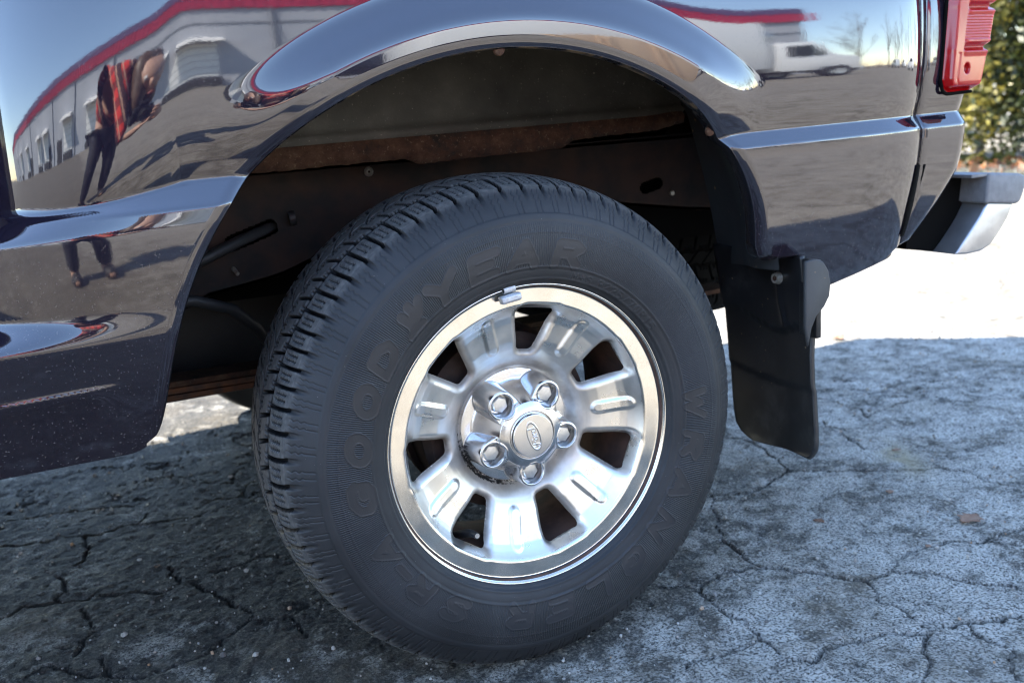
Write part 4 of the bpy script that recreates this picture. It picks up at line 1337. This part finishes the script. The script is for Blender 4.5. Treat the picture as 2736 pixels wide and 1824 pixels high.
under(PB().box(-1.6, .88, 1.30, 1.36, .42, .70).build('frame_rail', FRAMEM))
# other wheels: plain copies share the meshes of the near rear wheel
def wheel_copy(loc, flip):
    w = part('wheel', loc=loc)
    for ch in (TYRE, BARREL, DRUM):
        c = ch.copy()
        COL.objects.link(c)
        c.parent = w
    if flip: w.rotation_euler = (0, 0, PI)
    d = PB().lathe([(.01, .19), (.03, .17), (.045, .10), (.03, .06), (.02, .001)], 40).build('rim_disc', ALU, smooth=True)
    d.parent = w
    return w
wheel_copy((0, 1.66, .335), True)
wheel_copy((FX, 0, .335), False)
wheel_copy((FX, 1.66, .335), True)
sp = part('spare_wheel', loc=(.66, .83, .335))
c = TYRE.copy()
COL.objects.link(c)
c.parent = sp
c.rotation_euler = (PI / 2, 0, 0)
c.material_slots[0].link = 'OBJECT'
c.material_slots[0].material = mat('shaded_spare_rubber', (.006, .006, .006), .9, Specular_IOR_Level=.15)  # darkened tyre rubber, its colour standing in for shade under the bed

# ---------------------------------------------------------------- reflected side of the lot: the warehouse
WALLM = noisy('painted_block_wall', (.36, .375, .41), (.42, .43, .46), .5, .85)
CRIM = noisy('crimson_fascia', (.38, .015, .05), (.46, .03, .075), 2, .6)
PURP = noisy('dark_purple_fascia', (.085, .045, .12), (.11, .06, .15), 2, .6)
DOORW = noisy('white_roller_door', (.74, .73, .70), (.80, .79, .77), 3, .6)
DOCKD = noisy('dark_dock_rubber', (.03, .03, .032), (.05, .05, .052), 5, .8)  # one dark tone for dock bumpers, side doors, chassis and grille
PIPE = noisy('drain_pipe', (.16, .17, .19), (.2, .21, .23), 3, .6)
BY = -27.0
BLD = tag(empty('warehouse', (-30, BY, 0)), 'long grey warehouse with crimson roof band and white dock doors', 'warehouse')
def on_b(o):
    o.parent = BLD
    o.matrix_parent_inverse = Matrix.Translation(-BLD.location)
    return o
X0B, X1B = -120, 25.0
WL = on_b(PB().box(X0B, X1B, BY - 14, BY, 0, 7.5).build('wall', WALLM))
on_b(PB().box(X0B - .2, X1B + .2, BY - 14, BY + .25, 8.25, 8.9).build('roof_edge', PURP))
p = PB()
zig = []
x = X0B - .2
on_b(PB().box(X0B - .2, X1B + .2, BY - 14, BY + .18, 7.3, 8.25).build('fascia', CRIM))
for i in range(150):
    xx = -46 + i * .48
    p.box(xx, xx + .2, BY + .18, BY + .26, 7.32, 8.24)
rb_ = p.build('fascia_ribs', CRIM)
rb_['kind'] = 'stuff'
on_b(rb_)
def dock(x, w=3.1, z0=1.1, h=3.0, white=True):
    d = on_b(PB().box(x, x + w, BY + .005, BY + .08, z0, z0 + h).build('dock_door', DOORW if white else DOCKD))
    q = PB()
    for k in range(5): q.box(x + .02, x + w - .02, BY + .08, BY + .10, z0 + .25 + k * h / 5, z0 + .29 + k * h / 5)
    s = q.build('door_joints', PIPE)
    s.parent = d
    s.matrix_parent_inverse = Matrix.Translation(-BLD.location).inverted() @ Matrix.Translation(-BLD.location)
    c = PB().prism([(BY + .002, z0 + h + .55), (BY + 1.5, z0 + h + .16), (BY + 1.5, z0 + h + .06), (BY + .002, z0 + h + .2)], x - .3, x + w + .3, 'x').build('canopy', DOORW)
    on_b(c)
    on_b(PB().box(x - .1, x + w + .1, BY + .01, BY + .35, .15, 1.0).build('dock_bumper', DOCKD))
for x in (-5.6, -.9, 8.5, 13.5, -13.2, -20.5, -31, -36, -49, -60, -72, -85): dock(x)
for x in (-8.4, -16.5, -25, 4.8, 20, -42): on_b(PB().tube([(x, BY + .12, 0), (x, BY + .12, 7.3)], .1, 10).build('drain_pipe', PIPE))
on_b(PB().box(-11, 24.8, BY + .004, BY + .07, 5.85, 6.0).build('cable_tray', PIPE))
for x, w in ((-23.5, 2.2), (-28, 1.6), (-45, 3)): on_b(PB().box(x, x + w, BY + .005, BY + .06, 0, 2.6).build('side_door', DOCKD))

# ---------------------------------------------------------------- vehicles seen in the paint
WHITE = mat('white_vehicle_paint', (.78, .78, .77), .25)
DARKV = mat('dark_vehicle_paint', (.02, .022, .028), .15)
SILV = mat('silver_vehicle_paint', (.52, .54, .56), .2, .3)
TY2 = mat('plain_tyre', (.02, .02, .02), .7)
def wheel_simple(root, x, y, r_, w):
    o = PB().lathe([(-w / 2, r_ * .55), (-w / 2, r_ * .9), (-w / 2 + .03, r_), (w / 2 - .03, r_), (w / 2, r_ * .9), (w / 2, r_ * .55)], 24, 'y').build('wheel', TY2, smooth=True)
    o.parent = root
    o.location = (x, y, r_)
    d = PB().lathe([(-w / 2 + .02, r_ * .56), (-w / 2 + .04, .001)], 18, 'y').lathe([(w / 2 - .02, r_ * .56), (w / 2 - .04, .001)], 18, 'y').build('hub', SILV, smooth=True)
    d.parent = o
def suv(name, loc, rz, paint, label, h=1.7, l=4.6, cat='car', van=False, group=None):
    root = tag(empty(name, loc, rz), label, cat, group)
    if van: body = [(-l / 2, .35), (-l / 2, 1.9), (-l / 2 + .1, 2.05), (l * .2, 2.08), (l * .34, 1.3), (l / 2, 1.05), (l / 2, .35)]
    else: body = [(-l / 2, .38), (-l / 2, 1.0), (-l / 2 + .25, 1.05), (-l / 2 + .5, h - .08), (-l / 2 + .8, h), (l * .06, h), (l * .22, 1.12), (l / 2 - .15, .98), (l / 2, .8), (l / 2, .38)]
    o = PB().prism(body, -.88, .88).build('body', paint, bevel=.06, seg=2)
    o.parent = root
    for s in (-1, 1):
        g = [(-l / 2 + .62, 1.1), (-l / 2 + .72, h - .14), (-.02, h - .12), (l * .17, 1.12)] if not van else [(l * .02, 1.25), (l * .02, 1.85), (l * .2, 1.86), (l * .30, 1.3)]
        q = PB().prism(g, s * .87, s * .893).build('window', GLASSM)
        q.parent = root
    for y in (-.78, .5):
        q = PB().box(l / 2 - .04, l / 2 + .02, y, y + .28, .7, .85).build('headlight', SILV)
        q.parent = root
    for x in (-l * .31, l * .31):
        for y in (-.80, .80): wheel_simple(root, x, y, .34, .24)
    return root
suv('parked_van', (6.6, -22.5, 0), 0, DARKV, 'dark van parked against the grey warehouse wall', van=True, l=5.2, cat='van')
suv('parked_suv', (35, -24, 0), R(-60), SILV, 'silver suv parked before the bare trees', group=None)
suv('parked_suv', (40.5, -22, 0), R(-55), WHITE, 'white suv parked before the bare trees')
suv('parked_car', (26, -9.5, 0), R(-80), WHITE, 'white car parked off the tail of the pickup', h=1.5)
BT = tag(empty('box_truck', (8.3, -13.2, 0)), 'white box truck with long cargo body parked by the warehouse', 'truck')
def on_t(o, par=None):
    o.parent = par or BT
    return o
on_t(PB().box(-3.9, 2.2, -1.2, 1.2, 1.05, 3.75).build('cargo_body', WHITE, bevel=.04))
on_t(PB().box(-3.9, 4.4, -.5, .5, .6, 1.0).build('chassis', DOCKD))
cabp = [(2.45, .75), (2.45, 2.5), (2.6, 2.62), (3.45, 2.6), (3.85, 1.85), (4.75, 1.65), (4.9, 1.45), (4.9, .65), (4.5, .65), (4.4, .9), (3.6, .9), (3.5, .65)]
on_t(PB().prism(cabp, -1.05, 1.05).build('cab', WHITE, bevel=.07, seg=2))
for s in (-1, 1): on_t(PB().prism([(2.75, 1.75), (2.75, 2.4), (3.35, 2.4), (3.62, 1.8)], s * 1.04, s * 1.075).build('window', GLASSM))
on_t(PB().prism([(3.50, 2.52), (3.92, 1.86), (3.88, 1.84), (3.46, 2.50)], -.9, .9).build('windscreen', GLASSM))
on_t(PB().box(2.25, 2.6, -.9, .9, 2.65, 3.4).build('cooling_unit', SILV, bevel=.05))
on_t(PB().box(4.86, 5.0, -1.1, 1.1, .45, .85).build('bumper', SILV, bevel=.03))
on_t(PB().box(4.895, 4.93, -.45, .45, .95, 1.4).build('grille', DOCKD))
for x in (-2.2, 4.0):
    for y in (-.95, .95): wheel_simple(BT, x, y, .5, .3)
TAN = noisy('tan_board', (.50, .36, .24), (.58, .42, .29), 2, .8)
for i in range(3):
    o = PB().box(-.5, .5, -.06, .06, 0, 1.9).box(-.47, -.40, .06, .12, 0, 1.9).box(.40, .47, .06, .12, 0, 1.9).build('hoarding_panel', TAN, bevel=.01)
    o.location = (6.1 + 1.04 * i, -11.0 - .17 * i, 0)
    o.rotation_euler = (0, 0, R(-9))
    tag(o, ['tan hoarding panel standing farthest from the box truck', 'tan hoarding panel between its two neighbours', 'tan hoarding panel standing next to the box truck'][i], 'hoarding', 'tan panels in front of the box truck')
# bare winter trees
BARK = noisy('bare_bark', (.15, .115, .09), (.21, .17, .14), 4, .9)
def bare_tree(seed, h):
    rd = random.Random(seed)
    trunk = PB()
    twigs = PB()
    trunk.tube([(0, 0, -.05), (.05, 0, h * .3), (rd.uniform(-.2, .2), rd.uniform(-.2, .2), h * .62), (rd.uniform(-.4, .4), rd.uniform(-.4, .4), h)], [.17, .13, .08, .012], 7)
    def limb(p, d, l, r_, lev):
        q = p + d * l * .5 + Vector((rd.uniform(-.1, .1), rd.uniform(-.1, .1), .05)) * l
        e = p + d * l + Vector((0, 0, .18 * l))
        twigs.tube([p, q, e], [r_, r_ * .7, r_ * .25], 4, False)
        if lev > 0:
            for _ in range(5):
                t = rd.uniform(.3, 1)
                dd = (d + Vector((rd.uniform(-.7, .7), rd.uniform(-.7, .7), rd.uniform(-.1, .8)))).normalized()
                limb(p + (e - p) * t, dd, l * rd.uniform(.35, .6), r_ * .5, lev - 1)
    for k in range(15):
        t = rd.uniform(.22, .95)
        a = rd.uniform(0, 2 * PI)
        limb(Vector((0, 0, h * t)), Vector((math.cos(a), math.sin(a), .9)).normalized(), h * .3 * (1.15 - t), .045 * (1.2 - t), 2)
    return trunk, twigs
protos = []
for s in range(3):
    t_, w_ = bare_tree(s + 3, 9 + s)
    e = empty('bare_tree', (0, 0, 0))
    o = t_.build('trunk', BARK, smooth=True)
    o.parent = e
    o = w_.build('crown', BARK)
    o.parent = e
    protos.append(e)
rd = random.Random(5)
for i in range(14):
    e = protos[i] if i < 3 else copy_tree(protos[i % 3])
    e.location = (34 + i * 3.6 + rd.uniform(-1, 1), -34 + i * 1.9 + rd.uniform(-3, 3), 0)
    e.rotation_euler = (0, 0, rd.uniform(0, 6))
    s = rd.uniform(.75, 1.15)
    e.scale = (s, s, s)
    tag(e, 'leafless winter tree in the row at the end of the lot', 'tree', 'bare trees at the end of the lot')
under_m = noisy('dry_brush', (.19, .14, .10), (.26, .20, .15), 1, .95)
p = PB()
for i in range(900):
    x, y = 33 + rd.uniform(0, 50), 0
    y = -36 + (x - 33) * .53 + rd.uniform(-2.5, 2.5)
    h = rd.uniform(.6, 2.4)
    dx, dy = rd.uniform(-.5, .5), rd.uniform(-.5, .5)
    p.tube([(x, y, 0), (x + dx, y + dy, h)], [.03, .006], 3, False)
tag(p.build('dry_brush', under_m), 'dry leafless brush under the bare trees', 'brush', kind='stuff')

# ---------------------------------------------------------------- shrubs beyond the tail of the truck
def leafm(name, c1, c2, c3):
    m = mat(name, c1, .5)
    oi = N(m, 'Attribute', attribute_name='tint')
    L(m, ramp(m, oi.outputs['Fac'], [(.0, c1), (.5, c2), (1., c3)]), bsdf(m).inputs['Base Color'])
    tr = N(m, 'BsdfTranslucent')
    L(m, ramp(m, oi.outputs['Fac'], [(.0, c1), (.5, c2), (1., c3)]), tr.inputs[0])
    ms = N(m, 'MixShader')
    ms.inputs[0].default_value = .4
    out = m.node_tree.nodes['Material Output']
    L(m, bsdf(m).outputs[0], ms.inputs[1])
    L(m, tr.outputs[0], ms.inputs[2])
    L(m, ms.outputs[0], out.inputs[0])
    return m
CONIF = leafm('conifer_foliage', (.010, .017, .005), (.026, .036, .009), (.075, .078, .016))
YELL = leafm('yellow_green_leaves', (.03, .034, .006), (.14, .125, .02), (.36, .30, .07))
def shrub(name, loc, h, rad, m, n, leaf, label, cat, seed, clumps=26, group=None, conic=.5):
    r_ = np.random.default_rng(seed)
    root = tag(empty(name, loc), label, cat, group)
    rd_ = random.Random(seed)
    t = PB()
    t.tube([(0, 0, -.03), (.03, .02, h * .4), (0, .05, h * .85)], [.05, .035, .01], 8)
    for k in range(14):
        a = rd_.uniform(0, 2 * PI)
        z = h * rd_.uniform(.08, .7)
        l = rad * rd_.uniform(.5, .95)
        t.tube([(0, 0, z), (l * .5 * math.cos(a), l * .5 * math.sin(a), z + .12), (l * math.cos(a), l * math.sin(a), z + .35)], [.016, .011, .004], 5, False)
    o = t.build('trunk', BARK, smooth=True)
    o.parent = root
    ca = r_.uniform(0, 2 * PI, clumps)
    cz = r_.uniform(.06, .97, clumps)
    cr = rad * (1 - conic * cz) * np.sqrt(r_.uniform(.15, 1, clumps))
    cc = np.stack([cr * np.cos(ca), cr * np.sin(ca), cz * h], 1)
    tint_c = r_.uniform(0, 1, clumps)
    k = r_.integers(0, clumps, n)
    P_ = cc[k] + r_.normal(0, 1, (n, 3)) * np.array([rad * .2, rad * .2, h * .075])
    P_[:, 2] = np.clip(P_[:, 2], .03, h * 1.05)
    d = r_.normal(0, 1, (n, 3))
    d[:, 2] = d[:, 2] * .6 + .35
    d /= np.linalg.norm(d, axis=1)[:, None]
    w = np.cross(d, r_.normal(0, 1, (n, 3)))
    w /= np.linalg.norm(w, axis=1)[:, None]
    s = leaf * r_.uniform(.6, 1.35, n)[:, None]
    V = np.stack([P_, P_ + d * s * .5 + w * s * .24, P_ + d * s, P_ + d * s * .5 - w * s * .24], 1).reshape(-1, 3)
    F = np.arange(4 * n).reshape(n, 4)
    tint = np.repeat(np.clip(tint_c[k] * .75 + r_.uniform(0, .4, n) - .1, 0, 1), 4)
    c = mesh_np('crown', V, F, m, smooth=False, attrs={'tint': tint})
    c.parent = root
    return root
shrub('conifer_shrub', (7.95, 4.55, 0), 3.4, .95, CONIF, 17000, .085, 'dense dark green conifer shrub right of the tail lamp', 'shrub', 1, 60)
shrub('leafy_shrub', (7.35, 5.65, 0), 3.0, .75, YELL, 7000, .075, 'yellow green leafy shrub showing just behind the tail lamp', 'shrub', 2, 34)
shrub('conifer_shrub', (8.6, 6.3, 0), 3.6, 1.0, CONIF, 15000, .085, 'dark conifer shrub standing behind the yellow green one', 'shrub', 3, 60)
shrub('conifer_shrub', (8.6, 3.0, 0), 3.2, .9, CONIF, 9000, .09, 'conifer shrub at the near end of the shrub row', 'shrub', 4, 50)
shrub('conifer_shrub', (6.7, 7.8, 0), 3.3, .9, CONIF, 9000, .09, 'conifer shrub at the far end of the shrub row', 'shrub', 5, 50)
# evergreen belt farther off, closing the gaps between them
def belt():
    r_ = np.random.default_rng(41)
    n = 16000
    t = r_.uniform(-1, 1, n)
    h = np.abs(r_.normal(0, .5, n)) + r_.uniform(0, 1, n) * 4.2 * (1 + .18 * np.sin(t * 23) + .12 * np.sin(t * 61))
    o = r_.normal(0, .55, n)
    P_ = np.stack([14 + t * 13 * -.54 + o * .84, 9.2 + t * 13 * .84 + o * .54, np.clip(h, .05, 6)], 1)
    d = r_.normal(0, 1, (n, 3))
    d /= np.linalg.norm(d, axis=1)[:, None]
    w = np.cross(d, r_.normal(0, 1, (n, 3)))
    w /= np.linalg.norm(w, axis=1)[:, None]
    s = .26 * r_.uniform(.5, 1.4, n)[:, None]
    V = np.stack([P_, P_ + d * s * .5 + w * s * .35, P_ + d * s, P_ + d * s * .5 - w * s * .35], 1).reshape(-1, 3)
    o = mesh_np('evergreen_belt', V, np.arange(4 * n).reshape(n, 4), CONIF, smooth=False, attrs={'tint': np.repeat(r_.uniform(0, 1, n) ** 2, 4)})
    tag(o, 'far belt of evergreens closing the view behind the shrubs', 'trees', kind='stuff')
belt()
# dead leaves and thin frosted grass at their foot
GRASS = leafm('dry_grass', (.10, .11, .08), (.19, .19, .15), (.30, .29, .24))
LITT = leafm('dead_leaves', (.16, .06, .025), (.28, .11, .04), (.30, .18, .09))
def scatter(name, n, xy, m, size, up, label, cat, seed):
    r_ = np.random.default_rng(seed)
    P_ = np.stack([*xy(r_, n), np.full(n, .002)], 1)
    d = r_.normal(0, 1, (n, 3))
    d[:, 2] = np.abs(d[:, 2]) * up
    d /= np.linalg.norm(d, axis=1)[:, None]
    w = np.cross(d, r_.normal(0, 1, (n, 3)))
    w /= np.linalg.norm(w, axis=1)[:, None]
    s = size * r_.uniform(.5, 1.4, n)[:, None]
    k = .06 if up > 1 else .3
    V = np.stack([P_, P_ + d * s * .5 + w * s * k, P_ + d * s, P_ + d * s * .5 - w * s * k], 1)
    V[..., 2] = np.maximum(V[..., 2], .001)
    o = mesh_np(name, V.reshape(-1, 3), np.arange(4 * n).reshape(n, 4), m, smooth=False, attrs={'tint': np.repeat(r_.uniform(0, 1, n), 4)})
    tag(o, label, cat, kind='stuff')
def along(r_, n, off, wid):
    t = r_.uniform(-1, 1, n)
    o = off + wid * r_.normal(0, 1, n)
    return 7.7 + t * -2.2 * .55 + o * .84, 5.0 + t * 3.4 + o * .54
scatter('verge_grass', 15000, lambda r_, n: along(r_, n, -1.35, .40), GRASS, .075, 2.5, 'thin frosted grass along the foot of the shrubs', 'grass', 21)
scatter('dead_leaves', 5000, lambda r_, n: along(r_, n, -.45, .38), LITT, .11, .5, 'rust brown dead leaves lying under the shrubs', 'leaves', 22)

# ---------------------------------------------------------------- small litter on the asphalt
LEAFB = noisy('dry_leaf', (.20, .10, .055), (.27, .16, .10), 60, .8)
def dry_leaf(name, loc, size, rz, label, curl=.3):
    n, k = 13, 5
    V = []
    for i in range(n):
        t = i / (n - 1)
        wd = math.sin(PI * min(1, t * 1.02)) ** .8 * (1 + .35 * math.sin(t * 21)) * .34
        for j in range(k):
            u = (j / (k - 1) - .5) * 2
            V.append(((t - .5) * size, u * wd * size, size * (.03 + curl * (.25 * u * u + .12 * math.sin(t * 5)) * .5)))
    o = mesh_np(name, np.array(V), grid_faces(n, k), LEAFB)
    md = o.modifiers.new('thickness', 'SOLIDIFY')
    md.thickness = .0006
    o.location = loc
    o.rotation_euler = (0, 0, rz)
    return tag(o, label, 'leaf')
dry_leaf('dry_leaf', (.849, .009, .000), .052, .2, 'brown dry leaf lying flat beside a crack on the asphalt', .35)
dry_leaf('dry_leaf', (1.631, 1.145, .001), .045, 1.2, 'brown curled leaf at the edge of the sunlit asphalt', .6)
dry_leaf('leaf_scrap', (.628, .149, .000), .020, 2.0, 'dark brown leaf scrap on the asphalt below the mud flap', .8)
dry_leaf('leaf_scrap', (.831, .176, .000), .018, .8, 'orange leaf scrap right of the mud flap', .3)
dry_leaf('leaf_scrap', (.707, -.025, .000), .012, .4, 'tiny orange leaf scrap beside the forked crack', .3)
dry_leaf('leaf_scrap', (1.012, .33, .000), .018, 2.4, 'leaf scrap on the pale ochre stain', .6)
dry_leaf('leaf_scrap', (-.474, .66, .000), .014, 1.4, 'rust brown leaf scrap on the dark asphalt under the truck', .3)
def gravel():
    r_ = np.random.default_rng(31)
    n = 4200
    ico = bmesh.new()
    bmesh.ops.create_icosphere(ico, subdivisions=1, radius=1)
    iv = np.array([v.co[:] for v in ico.verts])
    fi = np.array([[v.index for v in f.verts] for f in ico.faces])
    ico.free()
    x, y = r_.uniform(-.95, 2.0, n), r_.uniform(-.42, 1.5, n)
    s = .0011 + .0014 * r_.exponential(.55, n)
    s = np.minimum(s * 1.15, .0055)
    V = iv[None] * s[:, None, None] * r_.uniform(.6, 1.2, (n, 1, 3)) * r_.uniform(.8, 1.2, (n, len(iv), 1))
    V = V + np.stack([x, y, s * .25 - .001], 1)[:, None, :]
    F = fi[None] + (np.arange(n) * len(iv))[:, None, None]
    o = mesh_np('loose_grit', V, F.reshape(-1, 3), GRIT, smooth=False, attrs={'tint': np.repeat(r_.uniform(0, 1, n), len(iv))})
    tag(o, 'loose pale grit scattered over the asphalt', 'grit', kind='stuff')
GRIT = mat('pale_grit', (.3, .29, .27), .85)
ga = N(GRIT, 'Attribute', attribute_name='tint')
L(GRIT, ramp(GRIT, ga.outputs['Fac'], [(0, (.10, .095, .09)), (.5, (.26, .25, .23)), (.9, (.42, .40, .36)), (1, (.35, .2, .1))]), bsdf(GRIT).inputs['Base Color'])
gravel()
# ---------------------------------------------------------------- the photographer, bending beside the truck
SKIN = noisy('skin', (.52, .30, .21), (.58, .35, .25), 12, .5)
HAIR = noisy('brown_hair', (.055, .030, .018), (.13, .075, .042), 40, .5)
JEANS = noisy('dark_trousers', (.014, .015, .022), (.026, .027, .036), 60, .8)
SHOE = mat('dark_shoes', (.02, .018, .018), .6)
CAMM = mat('camera_black', (.012, .012, .012), .4)
PLAID = mat('red_plaid_flannel', (.4, .03, .02), .85)
tcp = N(PLAID, 'TexCoord')
sxp = N(PLAID, 'SeparateXYZ')
L(PLAID, tcp.outputs['Object'], sxp.inputs[0])
def stripe(sock, f, lo, hi):
    s = math_(PLAID, 'SINE', math_(PLAID, 'MULTIPLY', sock, f))
    return ramp(PLAID, math_(PLAID, 'MULTIPLY_ADD', s, .5, .5), [(lo, (0, 0, 0)), (hi, (1, 1, 1))])
ab = math_(PLAID, 'ADD', sxp.outputs[0], math_(PLAID, 'MULTIPLY', sxp.outputs[2], .5))
ba = math_(PLAID, 'SUBTRACT', sxp.outputs[2], math_(PLAID, 'MULTIPLY', sxp.outputs[0], .5))
pc = mix(PLAID, stripe(ab, 55, .5, .58), (.62, .035, .022), (.05, .012, .014))
pc = mix(PLAID, math_(PLAID, 'MULTIPLY', stripe(ba, 55, .5, .58), .7), pc, (.04, .010, .012))
pc = mix(PLAID, math_(PLAID, 'MULTIPLY', stripe(ab, 110, .9, .94), .8), pc, (.60, .36, .25))
L(PLAID, pc, bsdf(PLAID).inputs['Base Color'])
def skinned(name, verts, edges, m, parent, rootv=0, sub=2):
    """verts: (x, y, z, radius[, radius2])"""
    me = bpy.data.meshes.new(name)
    me.from_pydata([v[:3] for v in verts], edges, [])
    o = link(bpy.data.objects.new(name, me), parent)
    md = o.modifiers.new('skin', 'SKIN')
    md.use_smooth_shade = True
    for i, v in enumerate(verts):
        sv = me.skin_vertices[0].data[i]
        sv.radius = (v[3], v[4] if len(v) > 4 else v[3])
        sv.use_root = i == rootv
    sd = o.modifiers.new('smooth', 'SUBSURF')
    sd.levels = sub
    sd.render_levels = sub
    me.materials.append(m)
    return o
def chain(vs_, es, pts, start=None):
    prev = start
    for p in pts:
        vs_.append(p)
        if prev is not None: es.append((prev, len(vs_) - 1))
        prev = len(vs_) - 1
    return prev
PERSON = tag(empty('person', (-.85, -1.42, 0)), 'person in red plaid shirt and dark trousers bending to take a photo', 'person')
PL = Vector((-.85, -1.42, 0))
def rel(p): return (p[0] - PL.x, p[1] - PL.y, p[2], *p[3:])
pel = (-.95, -1.46, .83, .135, .115)
spine = [(-.885, -1.44, .93, .13, .11), (-.80, -1.415, 1.00, .14, .11), (-.71, -1.395, 1.03, .13, .10), (-.645, -1.375, 1.02, .06, .06)]
head = [(-.61, -1.345, 1.00, .058), (-.575, -1.315, .985, .092, .088), (-.555, -1.285, .945, .088, .08), (-.545, -1.262, .885, .06, .055)]
armL = [(-.74, -1.25, .97, .062), (-.70, -1.10 - .07, .80, .05), (-.66, -1.115, .66, .042), (-.585, -1.125, .665, .036), (-.535, -1.135, .690, .028)]
armR = [(-.68, -1.52, .94, .062), (-.56, -1.50, .78, .05), (-.47, -1.42, .70, .042), (-.445, -1.30, .71, .036), (-.447, -1.225, .735, .028)]
legL = [(-.99, -1.40, .74, .10), (-1.00, -1.33, .46, .075), (-1.02, -1.37, .12, .052), (-1.015, -1.36, .05, .05), (-.96, -1.24, .035, .042)]
legR = [(-.88, -1.53, .74, .10), (-.80, -1.47, .46, .075), (-.78, -1.50, .12, .052), (-.775, -1.49, .05, .05), (-.72, -1.37, .035, .042)]
vs_, es = [], []
chain(vs_, es, [rel((*pel[:3], .10, .085))] + [rel((*p[:3], p[3] * .8, p[4] * .8)) for p in spine])
n_sh, n_neck = 3, 4
chain(vs_, es, [rel(p) for p in head], n_neck)
hl = chain(vs_, es, [rel((p[0], p[1], p[2], p[3] * (.72 if i < 3 else .85))) for i, p in enumerate(armL)], n_sh)
hr = chain(vs_, es, [rel((p[0], p[1], p[2], p[3] * (.72 if i < 3 else .85))) for i, p in enumerate(armR)], n_sh)
chain(vs_, es, [rel((p[0], p[1], p[2], p[3] * .85)) for p in legL], 0)
chain(vs_, es, [rel((p[0], p[1], p[2], p[3] * .85)) for p in legR], 0)
# fingers: left hand under the lens, right hand on the grip
def hand(start, base, dirs, spread):
    for k in range(4):
        b_ = Vector(base) + Vector(spread) * (k - 1.5)
        l = (.034, .038, .036, .029)[k]
        d1, d2 = Vector(dirs[0]).normalized(), Vector(dirs[1]).normalized()
        p1 = b_ + d1 * l
        p2 = p1 + d2 * l * .8
        chain(vs_, es, [rel((*b_, .0105)), rel((*p1, .009)), rel((*p2, .008))], start)
    t0 = Vector(base) + Vector(spread) * -2.6 - Vector(dirs[0]).normalized() * .012
    chain(vs_, es, [rel((*t0, .011)), rel((*(t0 + Vector(dirs[1]).normalized() * .03 + Vector(dirs[0]).normalized() * .012), .009))], start)
hand(hl, (-.522, -1.142, .692), ((.9, 0, .25), (.3, 0, 1)), (.002, .018, 0))
hand(hr, (-.450, -1.205, .742), ((-.1, 1, .15), (-.9, .4, .1)), (0, .002, .019))
skinned('body', vs_, es, SKIN, PERSON)
# clothes follow the body
vs_, es = [], []
chain(vs_, es, [rel((-.955, -1.465, .80, .155, .135))] + [rel((p[0], p[1], p[2], p[3] * 1.2, p[4] * 1.22)) for p in spine[:3]] + [rel((-.665, -1.38, 1.015, .085, .08))])
chain(vs_, es, [rel((p[0], p[1], p[2], p[3] * 1.15)) for p in armL[:3]] + [rel((-.655, -1.116, .66, .046))], 3)
chain(vs_, es, [rel((p[0], p[1], p[2], p[3] * 1.15)) for p in armR[:3]] + [rel((-.468, -1.415, .70, .046))], 3)
skinned('shirt', vs_, es, PLAID, PERSON)
vs_, es = [], []
chain(vs_, es, [rel((-.95, -1.46, .80, .142, .125))])
chain(vs_, es, [rel((p[0], p[1], p[2], p[3] * 1.0)) for p in legL[:2]] + [rel((legL[2][0], legL[2][1], .075, .062))], 0)
chain(vs_, es, [rel((p[0], p[1], p[2], p[3] * 1.0)) for p in legR[:2]] + [rel((legR[2][0], legR[2][1], .075, .062))], 0)
skinned('trousers', vs_, es, JEANS, PERSON)
for lg in (legL, legR):
    vs_, es = [], []
    a, b_ = Vector(lg[3][:3]), Vector(lg[4][:3])
    chain(vs_, es, [rel((*(a + Vector((0, -.03, .005))), .055)), rel((*(a + (b_ - a) * .5), .052)), rel((*b_, .047))])
    skinned('shoe', vs_, es, SHOE, PERSON, 0, 1)
# hair falling forward
vs_, es = [], []
chain(vs_, es, [rel((-.64, -1.35, 1.045, .05)), rel((-.60, -1.325, 1.035, .095)), rel((-.60, -1.30, .99, .10)), rel((-.615, -1.27, .92, .07)), rel((-.625, -1.245, .84, .052)), rel((-.625, -1.235, .77, .03))])
chain(vs_, es, [rel((-.565, -1.36, .95, .07)), rel((-.55, -1.375, .88, .05)), rel((-.55, -1.38, .80, .03))], 2)
skinned('hair', vs_, es, HAIR, PERSON)
# facial features
def blob(name, c, r_, m, sc=(1, 1, 1)):
    o = PB().lathe([(r_ * math.sin(t), r_ * math.cos(t) + 1e-4) for t in np.linspace(-PI / 2, PI / 2, 8)], 12, 'z').build(name, m, smooth=True)
    o.parent = PERSON
    o.location = rel(c)
    o.scale = sc
    return o
blob('nose', (-.525, -1.215, .915), .016, SKIN, (1, 1.2, 1.4))
blob('eye', (-.565, -1.208, .945), .012, mat('eye', (.7, .7, .68), .2))
blob('mouth', (-.522, -1.225, .872), .016, mat('lips', (.42, .12, .10), .5), (1.4, .6, .4))
# the camera they hold, its lens just behind the viewpoint
CAMO = tag(empty('photo_camera', CP - fwd * .09), 'black camera with round lens held by the bending person', 'camera')
CAMO.rotation_euler = M.to_euler()
for nm, o in (('camera_body', PB().box(-.064, .064, -.048, .042, 0, .055).box(-.03, .03, .042, .066, .005, .05).box(-.075, -.045, -.048, .035, -.025, .02)), ('lens_barrel', PB().lathe([(0, .034), (-.02, .036), (-.045, .035), (-.062, .037), (-.066, .033), (-.060, .028), (-.05, .001)], 28, 'z'))):
    q = o.build(nm, CAMM, bevel=.004 if nm == 'camera_body' else 0, smooth=nm != 'camera_body')
    q.parent = CAMO
